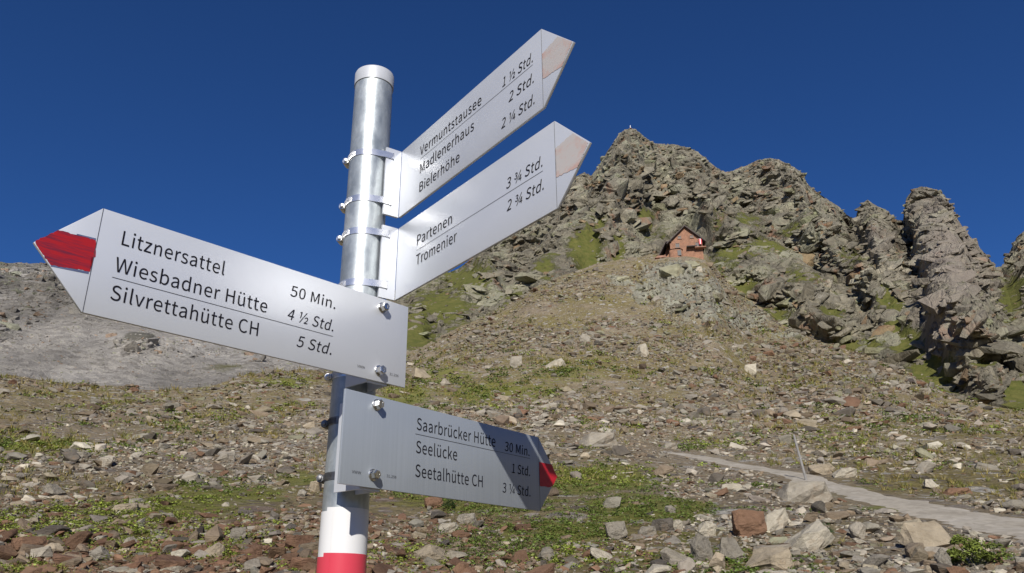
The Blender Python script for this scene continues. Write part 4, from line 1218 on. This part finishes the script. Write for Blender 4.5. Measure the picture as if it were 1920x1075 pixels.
# awning and terrace on the right
bm = bmesh.new(); add_box(bm, (1290 - 1290) * HS, (1308 - 1290) * HS, -1.1, 0, zb(461), zb(459.5)); build('awning', bm, MAT['hutroof'], hut)
bm = bmesh.new(); add_box(bm, (1304.5 - 1290) * HS, (1324.5 - 1290) * HS, -1.0, 0, zb(463.6), zb(462)); build('terrace', bm, MAT['hutbase'], hut)
# lower left wing with the steep catslide roof over a shaded wall
bm = bmesh.new()
lx = lambda xx: (xx - 1290) * HS
add_prism(bm, [(lx(1242), zb(486)), (lx(1262), zb(486)), (lx(1262), zb(447)), (lx(1256), zb(449))], 2.2, 6)
wing = build('wing', bm, MAT['hutwall'], hut)
bm = bmesh.new()
add_prism(bm, [(lx(1237.5), zb(477)), (lx(1253.5), zb(447)), (lx(1264), zb(446)), (lx(1264), zb(445)), (lx(1253), zb(445.6)), (lx(1236), zb(476.2))], -.5, 6.3)
build('wing_roof', bm, MAT['hutroof'], wing)
bm = bmesh.new(); add_box(bm, lx(1233), lx(1251), -.9, 2.0, zb(500), zb(480)); ann = build('annex', bm, MAT['hutwall'], hut)
bm = bmesh.new(); add_prism(bm, [(lx(1231), zb(480) + .02), (lx(1252.5), zb(480) + .02), (lx(1250), zb(476)), (lx(1238), zb(476))], -1.2, 2.2); build('annex_roof', bm, MAT['hutbase'], ann)
# flag in front of the gable
ca_, sa_ = math.cos(hut.rotation_euler[2]), math.sin(hut.rotation_euler[2])
def hutpt(x, y, z): return (hut.location.x + ca_ * x - sa_ * y, hut.location.y + sa_ * x + ca_ * y, hut.location.z + z)
fl = empty('flag', hutpt(lx(1315.5), -.5, zb(456)), hut.rotation_euler[2])
tag(fl, 'long red and white banner hanging at the right front of the hut', 'flag')
bm = bmesh.new()
add_prism(bm, [(-.32, 0), (.32, 0), (.36, 11 * HS), (-.28, 11 * HS)], 0, .04); banner = build('banner', bm, MAT['flagred'], fl)
bm = bmesh.new(); add_prism(bm, [(-.10, .5 * HS), (.10, .5 * HS), (.14, 10.8 * HS), (-.06, 10.8 * HS)], -.012, .0); build('white_stripe', bm, MAT['flagwhite'], banner)
bm = bmesh.new(); add_box(bm, -.5, .5, -.03, .06, 11 * HS, 11 * HS + .08); add_box(bm, -.04, .04, .06, .52, 11 * HS, 11 * HS + .08); build('flag_bracket', bm, MAT['wood'], fl)

# ------------------------------------------------------------------ thin marker pole by the path, and summit marker
q, k, c = hits(np.array([1512.0]), np.array([902.0])); q = q[0]
d = float(np.linalg.norm(q - [0, 0, EYE]))
e = empty('marker_pole', tuple(float(v) for v in q))
bm = bmesh.new(); hgt_ = 79 * d / F_PX
add_lathe(bm, [(.034, -.3), (.033, hgt_ * .5), (.030, hgt_), (.015, hgt_ + .02)], 10)
st = build('pole', bm, MAT['wood'], e)
st.rotation_euler = (0, -.13, 0)
tag(e, 'thin grey wooden marker pole leaning left beside the gravel path', 'marker pole')
ss = int(np.argmin(np.abs(phi_f - float(ang(1183, 245)[0][0]))))
top_r = int(np.argmax(EL[:, ss]))
sp_ = (float(GX[top_r, ss]), float(GY[top_r, ss]), float(GZ[top_r, ss]) - .3)
e = empty('summit_marker', sp_)
tag(e, 'tiny pale post standing on top of the highest peak', 'summit marker')
bm = bmesh.new(); add_lathe(bm, [(.22, 0), (.2, 1.9), (.05, 2.1)], 8); build('post', bm, MAT['flagwhite'], e)
bm = bmesh.new(); add_lathe(bm, [(.7, 0), (.5, .35), (.2, .5)], 8); build('cairn_base', bm, MAT['hutbase'], e)
# ------------------------------------------------------------------ signpost
PX_, PY_, PR = -.2708, 1.3062, .0369
POLE_TOP = EYE + .985
pole = empty('signpost', (PX_, PY_, 0))
tag(pole, 'round galvanised steel signpost with white and red bands and grey cap', 'signpost')
bm = bmesh.new(); add_lathe(bm, [(PR, -.3), (PR, POLE_TOP - .002)], 96); build('pole', bm, MAT['pole'], pole, 0, .6)
bm = bmesh.new(); add_lathe(bm, [(PR + .0016, POLE_TOP - .030), (PR + .0018, POLE_TOP - .004), (PR + .0008, POLE_TOP - .0012), (PR - .002, POLE_TOP), (.001, POLE_TOP + .0006)], 96); build('cap', bm, MAT['cap'], pole, 0, .5)
def wrap_tape(name, mat, z0, z1, rad, start, lap, lapdrop):
    """a sheet of tape wound round the pole; its loose end overlaps a little lower"""
    bm = bmesh.new(); n = 110
    ring = []
    for k in range(n + 1):
        a = start + (2 * PI + lap) * k / n
        r = rad + .0004 * (k / n)
        dz_ = -lapdrop * (k / n) 
        ring.append((bm.verts.new((r * math.cos(a), r * math.sin(a), z0 + dz_)), bm.verts.new((r * math.cos(a), r * math.sin(a), z1 + dz_))))
    for k in range(n): bm.faces.new((ring[k][0], ring[k + 1][0], ring[k + 1][1], ring[k][1]))
    return build(name, bm, mat, pole, 0, .6)
ZW, ZR = EYE + .1445, EYE + .0765
wrap_tape('white_band', MAT['white'], ZR - .002, ZW, PR + .0005, math.radians(-128), .35, .006)
wrap_tape('red_band', MAT['red'], ZR - .30, ZR, PR + .0010, math.radians(-128), .35, .006)

# ---- lettering
def load_font():
    try:
        import os
        p = os.path.join(bpy.utils.system_resource('DATAFILES', path='fonts'), 'Noto Sans CJK Regular.woff2')
        if os.path.exists(p): return bpy.data.fonts.load(p)
    except Exception:
        pass
    return None
FONT = load_font()
def lettering(parent, body, x0, x1, base, cap, yoff, mat, shear=0.0, name='lettering', weight=0.0):
    cu = bpy.data.curves.new('lettering', 'FONT'); cu.body = body
    if FONT: cu.font = FONT
    cu.size = 1; cu.shear = shear; cu.offset = weight; cu.resolution_u = 4; cu.space_character = 1.02
    t = bpy.data.objects.new('lettering', cu); C.objects.link(t)
    me = bpy.data.meshes.new_from_object(t)
    bpy.data.objects.remove(t); bpy.data.curves.remove(cu)
    n = len(me.vertices); co = np.zeros(n * 3, np.float32); me.vertices.foreach_get('co', co); co = co.reshape(-1, 3)
    mn, mx_ = co[:, 0].min(), co[:, 0].max()
    sx = (x1 - x0) / (mx_ - mn); sz = cap / CAPH
    out = np.stack([x0 + (co[:, 0] - mn) * sx, np.full(n, -yoff), base + co[:, 1] * sz], 1)
    me.vertices.foreach_set('co', out.astype(np.float32).ravel()); me.update()
    me.name = name
    o = link(name, me, mat, parent)
    return o
_cu = bpy.data.curves.new('h', 'FONT'); _cu.body = 'H'
if FONT: _cu.font = FONT
_t = bpy.data.objects.new('h', _cu); C.objects.link(_t); _me = bpy.data.meshes.new_from_object(_t)
CAPH = max(v.co.y for v in _me.vertices); bpy.data.objects.remove(_t); bpy.data.curves.remove(_cu); bpy.data.meshes.remove(_me)

TH = .0045
def panel_mesh(pts, name, parent, mat='panel'):
    bm = bmesh.new(); add_prism(bm, pts, 0, TH)
    return build(name, bm, MAT[mat], parent, .0009, .5)
def thin_line(parent, x0, x1, z, w=.0007, name='divider_line', z1=None, mat='line'):
    bm = bmesh.new()
    z1 = z if z1 is None else z1
    dx, dz_ = x1 - x0, z1 - z; l = math.hypot(dx, dz_); nx_, nz_ = -dz_ / l * w / 2, dx / l * w / 2
    f = [bm.verts.new((x, -.00045, zz)) for x, zz in ((x0 + nx_, z + nz_), (x0 - nx_, z - nz_), (x1 - nx_, z1 - nz_), (x1 + nx_, z1 + nz_))]
    bm.faces.new(f)
    return build(name, bm, MAT[mat], parent)
def paint(parent, pts, mat, name, lab=None, jag=.0008, seed=1):
    r = random.Random(seed); out = []
    for (a, b) in zip(pts, pts[1:] + pts[:1]):
        n = max(2, int(math.hypot(b[0] - a[0], b[1] - a[1]) / .0022))
        for k in range(n):
            t = k / n
            out.append((a[0] + (b[0] - a[0]) * t + (r.uniform(-1, 1) * jag if k else 0), a[1] + (b[1] - a[1]) * t + (r.uniform(-1, 1) * jag if k else 0)))
    bm = bmesh.new(); f = bm.faces.new([bm.verts.new((x, -.0004, z)) for x, z in out])
    bmesh.ops.triangulate(bm, faces=[f])
    o = build(name, bm, mat, parent)
    if lab: o['label'] = lab
    return o
def hexbolt(parent, x, z, rot=.2):
    bm = bmesh.new()
    def ring(r, y, n, ph=0): return [bm.verts.new((x + r * math.cos(2 * PI * k / n + ph), y, z + r * math.sin(2 * PI * k / n + ph))) for k in range(n)]
    a = ring(.0092, 0, 24); b = ring(.0092, -.0012, 24); b2 = ring(.0085, -.0018, 24)
    for p_, q_ in ((a, b), (b, b2)):
        for k in range(24): bm.faces.new((p_[k], p_[(k + 1) % 24], q_[(k + 1) % 24], q_[k]))
    bm.faces.new(b2)
    w_ = build('bolt', bm, MAT['bolt'], parent)
    bm = bmesh.new()
    a = ring(.0074, -.0018, 6, rot); b = ring(.0074, -.0105, 6, rot); c_ = ring(.0060, -.0118, 6, rot); d_ = ring(.0035, -.0118, 6, rot); e_ = ring(.003, -.0108, 6, rot)
    for p_, q_ in ((a, b), (b, c_), (c_, d_), (d_, e_)):
        for k in range(6): bm.faces.new((p_[k], p_[(k + 1) % 6], q_[(k + 1) % 6], q_[k]))
    bm.faces.new(e_)
    build('hex_head', bm, MAT['bolt'], w_)

def world_of(sign, x, y, z):
    c_, s_ = math.cos(sign.rotation_euler[2]), math.sin(sign.rotation_euler[2])
    return Vector((sign.location.x + c_ * x - s_ * y, sign.location.y + s_ * x + c_ * y, sign.location.z + z))
def band_clamp(sign, z_world, path, mat, width=.0125, screw_at=None):
    """steel strap following a plan polyline (world x,y), child of the sign; worm-screw housing at screw_at (angle)"""
    bm = bmesh.new()
    inv = Matrix.Translation(sign.location) @ Matrix.Rotation(sign.rotation_euler[2], 4, 'Z')
    inv = inv.inverted()
    t = .0009
    rows = []
    n = len(path)
    for i, p in enumerate(path):
        a = path[max(i - 1, 0)]; b = path[min(i + 1, n - 1)]
        d_ = Vector((b[0] - a[0], b[1] - a[1], 0)).normalized(); nn = Vector((d_.y, -d_.x, 0))
        q = Vector((p[0], p[1], z_world))
        rows.append([bm.verts.new(inv @ (q + nn * o_ + Vector((0, 0, h_)))) for o_, h_ in ((-t / 2, -width / 2), (t / 2, -width / 2), (t / 2, width / 2), (-t / 2, width / 2))])
    for a, b in zip(rows, rows[1:]):
        for k in range(4): bm.faces.new((a[k], a[(k + 1) % 4], b[(k + 1) % 4], b[k]))
    bm.faces.new(rows[0]); bm.faces.new(rows[-1])
    cl_ = build('clamp', bm, mat, sign, 0, .7)
    if screw_at is not None:
        # threaded notches along the strap and the worm housing with its screw head
        bm = bmesh.new()
        for k in range(16):
            a_ = screw_at + .16 + k * .062
            for s_ in (1,):
                c0 = Vector((PX_ + (PR + .0022) * math.cos(a_), PY_ + (PR + .0022) * math.sin(a_), z_world))
                tg = Vector((-math.sin(a_), math.cos(a_), 0)); ro = Vector((math.cos(a_), math.sin(a_), 0))
                vs = []
                for dz2, dt in ((-.0042, -.0004), (-.0042, .0005), (.0042, .0009), (.0042, .0)):
                    for o_ in (-.0003, .0005):
                        vs.append(bm.verts.new(inv @ (c0 + tg * dt + ro * o_ + Vector((0, 0, dz2)))))
                for f in ((0, 2, 3, 1), (2, 4, 5, 3), (4, 6, 7, 5), (6, 0, 1, 7), (1, 3, 5, 7), (0, 6, 4, 2)):
                    bm.faces.new([vs[i_] for i_ in f])
        build('thread', bm, mat, cl_)
        bm = bmesh.new()
        ro = Vector((math.cos(screw_at), math.sin(screw_at), 0)); tg = Vector((-math.sin(screw_at), math.cos(screw_at), 0))
        c0 = Vector((PX_, PY_, z_world)) + ro * (PR + .0065)
        n_ = 14
        prof = [(.0060, -.010), (.0066, -.008), (.0066, .008), (.0056, .010), (.0034, .0101), (.0034, .014), (.0018, .0145)]
        rings = []
        for r_, l_ in prof:
            rings.append([bm.verts.new(inv @ (c0 - tg * l_ * -1 + ro * (r_ * math.cos(2 * PI * k / n_)) + Vector((0, 0, r_ * 1.05 * math.sin(2 * PI * k / n_))))) for k in range(n_)])
        for a, b in zip(rings, rings[1:]):
            for k in range(n_): bm.faces.new((a[k], a[(k + 1) % n_], b[(k + 1) % n_], b[k]))
        bm.faces.new(rings[0]); bm.faces.new(rings[-1])
        build('worm_screw', bm, mat, cl_, 0, .5)
def arc(a0, a1, r, n=48):
    return [(PX_ + r * math.cos(a0 + (a1 - a0) * k / n), PY_ + r * math.sin(a0 + (a1 - a0) * k / n)) for k in range(n + 1)]

# local frame of a sign: x along its text, y into the board, z up with 0 at the upper edge of the board
def flat_sign(name, base, yaw, ztop, H, outline, lab, group, mat='panel'):
    s = empty('direction_sign', (base[0], base[1], EYE + ztop), yaw)
    tag(s, lab, 'sign', group)
    panel_mesh(outline, 'panel', s, mat)
    return s
GRP = 'arrow signs on the signpost'
# sign pointing left
S3 = flat_sign('sign', (-.1788, 1.2726), math.radians(47.274), .4772, .1424, [(0, 0), (-.5084, 0), (-.5763, -.0712), (-.5084, -.1424), (0, -.1424)],
               'silver arrow sign pointing left with red painted tip, reading Litznersattel and Wiesbadner Hütte', GRP)
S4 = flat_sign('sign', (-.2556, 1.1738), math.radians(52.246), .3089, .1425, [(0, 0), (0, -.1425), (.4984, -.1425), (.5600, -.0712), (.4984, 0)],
               'lowest arrow sign, pointing right with small red tip, reading Saarbrücker Hütte', GRP, 'panel_brushed_dimmed')
Q_ = .985
S1 = flat_sign('sign', (-.2112 * Q_, 1.3194 * Q_), math.radians(-53.31), .8165 * Q_, .1427 * Q_, [(0.0, 0), (0.0, -.1406), (.4285, -.1406), (.4985, -.0703), (.4285, 0)],
               'uppermost silver arrow sign pointing right with faded pink tip, reading Vermuntstausee', GRP)
S2 = flat_sign('sign', (-.2106 * Q_, 1.3189 * Q_), math.radians(-51.73), .6506 * Q_, .1426 * Q_, [(0.0, 0), (0.0, -.1405), (.4364, -.1405), (.5055, -.0703), (.4364, 0)],
               'second silver arrow sign from the top, pale pink tip, reading Partenen and Tromenier', GRP)
INK = MAT['ink']
YT = .0005
CP_, CT = .0198, .0172
SH = .22
for body, x0, x1, b, cp, sh in (('Litznersattel', -.479, -.3365, -.0418, CP_, 0), ('Wiesbadner Hütte', -.4815, -.2645, -.0796, CP_, 0), ('Silvrettahütte CH', -.480, -.2745, -.1176, CP_, 0),
                                ('50 Min.', -.2291, -.148, -.0428, CT, .06), ('4 ½ Std.', -.230, -.1485, -.0802, CT, SH), ('5 Std.', -.2106, -.1485, -.1182, CT, SH)):
    lettering(S3, body, x0, x1, b, cp, YT, INK, sh)
thin_line(S3, -.4823, -.1481, -.0881)
thin_line(S3, -.5084, -.5079, -.0005, .0007, 'scored_line', -.142)
lettering(S3, 'VWW', -.099, -.084, -.1275, .0042, YT, MAT['line'], 0, 'small_print'); lettering(S3, '31.256', -.034, -.0155, -.1275, .004, YT, MAT['line'], 0, 'small_print')
RED3 = mat_brushed_red('red_brush_paint', (.38, .008, .012), (.07, .014, .04), .95)
paint(S3, [(-.574, -.0722), (-.5747, -.0690), (-.554, -.0474), (-.5329, -.0465), (-.5097, -.0462), (-.5072, -.060), (-.5062, -.0677), (-.5105, -.0695), (-.5085, -.074), (-.5092, -.089), (-.520, -.0895), (-.540, -.0925), (-.5539, -.0932), (-.566, -.081)], RED3, 'painted_tip', 'red brush-painted arrow tip with darker streaks', .0007, 3)
OLDP = mat_plain('old_blue_paint', (.10, .13, .24), .5, 0, .3, 60)
for (x0, z0, x1, z1, w) in ((-.5325, -.0452, -.5098, -.0448, .0013), (-.553, -.0938, -.5100, -.0908, .0016)):
    bm = bmesh.new(); f = [bm.verts.new((x, -.00025, z)) for x, z in ((x0, z0 - w), (x1, z1 - w), (x1, z1 + w), (x0, z0 + w * .3))]; bm.faces.new(f)
    build('old_paint_edge', bm, OLDP, S3)
for body, x0, x1, b, cp, sh in (('Saarbrücker Hütte', .1555, .362, -.0388, CP_, 0), ('Seelücke', .1557, .2567, -.0768, CP_, 0), ('Seetalhütte CH', .156, .326, -.1152, CP_, 0),
                                ('30 Min.', .390, .4668, -.0418, CT, .1), ('1 Std.', .4115, .4673, -.080, CT, .1), ('3 ¼ Std.', .3826, .4675, -.1183, CT, .1)):
    lettering(S4, body, x0, x1, b, cp, YT, INK, sh)
thin_line(S4, .1527, .4683, -.0463); thin_line(S4, .4984, .4984, -.0005, .0007, 'scored_line', -.142)
lettering(S4, 'VWW', .0226, .0405, -.1248, .0042, YT, MAT['line'], 0, 'small_print'); lettering(S4, '31.256', .0936, .1141, -.1230, .004, YT, MAT['line'], 0, 'small_print')
paint(S4, [(.4990, -.0494), (.5408, -.0485), (.5595, -.0712), (.5425, -.0915), (.530, -.0950), (.5155, -.0942), (.5045, -.0960), (.4992, -.0950)], mat_plain('arrow_red', (.50, .015, .03), .45, 0, .1, 40), 'painted_tip', 'small red band painted across the arrow tip', .0004, 5)
for body, x0, x1, b, cp, sh in (('Vermuntstausee', .0727, .2742, -.0455, CP_, 0), ('Madlenerhaus', .0753, .2524, -.0840, CP_, 0), ('Bielerhöhe', .0759, .2093, -.1230, CP_, 0),
                                ('1 ½ Std.', .3335, .413, -.0475, CT, SH), ('2 Std.', .350, .4142, -.0860, CT, SH), ('2 ¼ Std.', .3299, .4149, -.1245, CT, SH)):
    lettering(S1, body, x0 * Q_, x1 * Q_, b * Q_, cp * Q_, YT, INK, sh)
thin_line(S1, .0747 * Q_, .4128 * Q_, -.0520); thin_line(S1, .4285, .4285, -.0005, .0007, 'scored_line', -.140)
paint(S1, [(.4290, -.0468), (.4660, -.0392), (.4965, -.0695), (.4730, -.0960), (.4290, -.0918)], mat_faded('faded_paint', 0), 'painted_tip', 'faded pink and cream paint on the arrow tip', .0008, 7)
for body, x0, x1, b, cp, sh in (('Partenen', .0702, .1803, -.0608, CP_, 0), ('Tromenier', .0695, .1956, -.0990, CP_, 0), ('3 ¾ Std.', .3287, .4146, -.0622, CT, SH), ('2 ¾ Std.', .3296, .416, -.1008, CT, SH)):
    lettering(S2, body, x0 * Q_, x1 * Q_, b * Q_, cp * Q_, YT, INK, sh)
thin_line(S2, .0698 * Q_, .4151 * Q_, -.0690); thin_line(S2, .4364, .4364, -.0005, .0007, 'scored_line', -.140)
paint(S2, [(.4369, -.0462), (.4740, -.0398), (.5030, -.0700), (.4800, -.0970), (.4369, -.0925)], mat_faded('faded_rose_paint', 1), 'painted_tip', 'blotchy faded pink paint on the arrow tip', .0008, 9)

# bolts, brackets and clamps of the two flat signs
for S, bolts, u_, zt_ in ((S3, ((-.0557, -.0160), (-.0552, -.1245)), -.0555, .4772), (S4, ((.0645, -.0140), (.0649, -.1230)), .0647, .3089)):
    for k, (x, z) in enumerate(bolts): hexbolt(S, x, z, .2 + .4 * k + (0 if S is S3 else .25))
    # channel bracket from the back of the board to the pole
    pc = Matrix.Translation(S.location) @ Matrix.Rotation(S.rotation_euler[2], 4, 'Z')
    lp = pc.inverted() @ Vector((PX_, PY_, S.location.z))
    dpt = lp.y - PR * .80
    bm = bmesh.new()
    xa, xb = u_ - .021, u_ + .021
    add_box(bm, xa, xb, TH + .0002, TH + .0030, -.146, -.006)
    add_box(bm, xa, xa + .003, TH + .0030, dpt, -.146, -.006)
    add_box(bm, xb - .003, xb, TH + .0030, dpt, -.146, -.006)
    build('bracket', bm, MAT['panel'], S, .0005)
    for k, zc in enumerate((-.0265, -.1160)):
        zw = S.location.z + zc
        aS = S.rotation_euler[2] - PI / 2                     # outwards, towards the board
        ring = arc(aS - .62, aS - 2 * PI + .62, PR + .0006, 72)
        for_l = [tuple(world_of(S, xb + .0015, dpt - .014, 0)[:2])] 
        for_r = [tuple(world_of(S, xa - .0015, dpt - .014, 0)[:2])]
        band_clamp(S, zw, for_r + ring + for_l if False else ring, MAT['dull'] if S is S4 else MAT['steel'], .0125, math.radians(-178 if S is S3 else -186))
# bent flange and clamps of the two right signs
for S, yaw_f in ((S1, math.radians(35)), (S2, math.radians(35))):
    FLN, HH = .0315, (.1406 if S is S1 else .1405)
    dyaw = yaw_f - S.rotation_euler[2]
    bm = bmesh.new()
    def fbox(x0, x1, z0, z1): add_box(bm, x0, x1, 0, TH, z0, z1)
    slots = ((-.0245, -.0085), (-.1215, -.1055)) if S is S1 else ((-.0245, -.0085), (-.1240, -.1080))
    xs = (-FLN, -.0178, -.0156, -.0006)
    fbox(xs[0], xs[1], -HH, 0); fbox(xs[2], xs[3], -HH, 0)
    zc = 0
    for a, b in sorted(slots, reverse=True):
        fbox(xs[1], xs[2], b, zc); zc = a
    fbox(xs[1], xs[2], -HH, zc)
    fl_ = build('flange', bm, MAT['panel'], S)
    fl_.rotation_euler = (0, 0, dyaw)
    # straps: from the slot across to the pole, round the front and back of it
    fdir = Vector((math.cos(yaw_f), math.sin(yaw_f))); fn = Vector((math.sin(yaw_f), -math.cos(yaw_f)))
    for a, b in slots:
        zw = S.location.z + (a + b) / 2
        p0 = Vector((S.location.x, S.location.y)) + fdir * -.0166 + fn * -.004
        p1 = Vector((S.location.x, S.location.y)) + fdir * -.0168 + fn * .0012
        p2 = Vector((S.location.x, S.location.y)) + fdir * -(FLN + .0012) + fn * .0012
        rel_ = p2 - Vector((PX_, PY_)); dl = rel_.length; th = math.atan2(rel_.y, rel_.x); al = math.acos((PR + .0006) / dl)
        a_start = th - al
        ring = arc(a_start, a_start - 5.2, PR + .0006, 72)
        band_clamp(S, zw, [tuple(p0), tuple(p1), tuple(p2)] + ring, MAT['steel'], .0125, math.radians(-188))
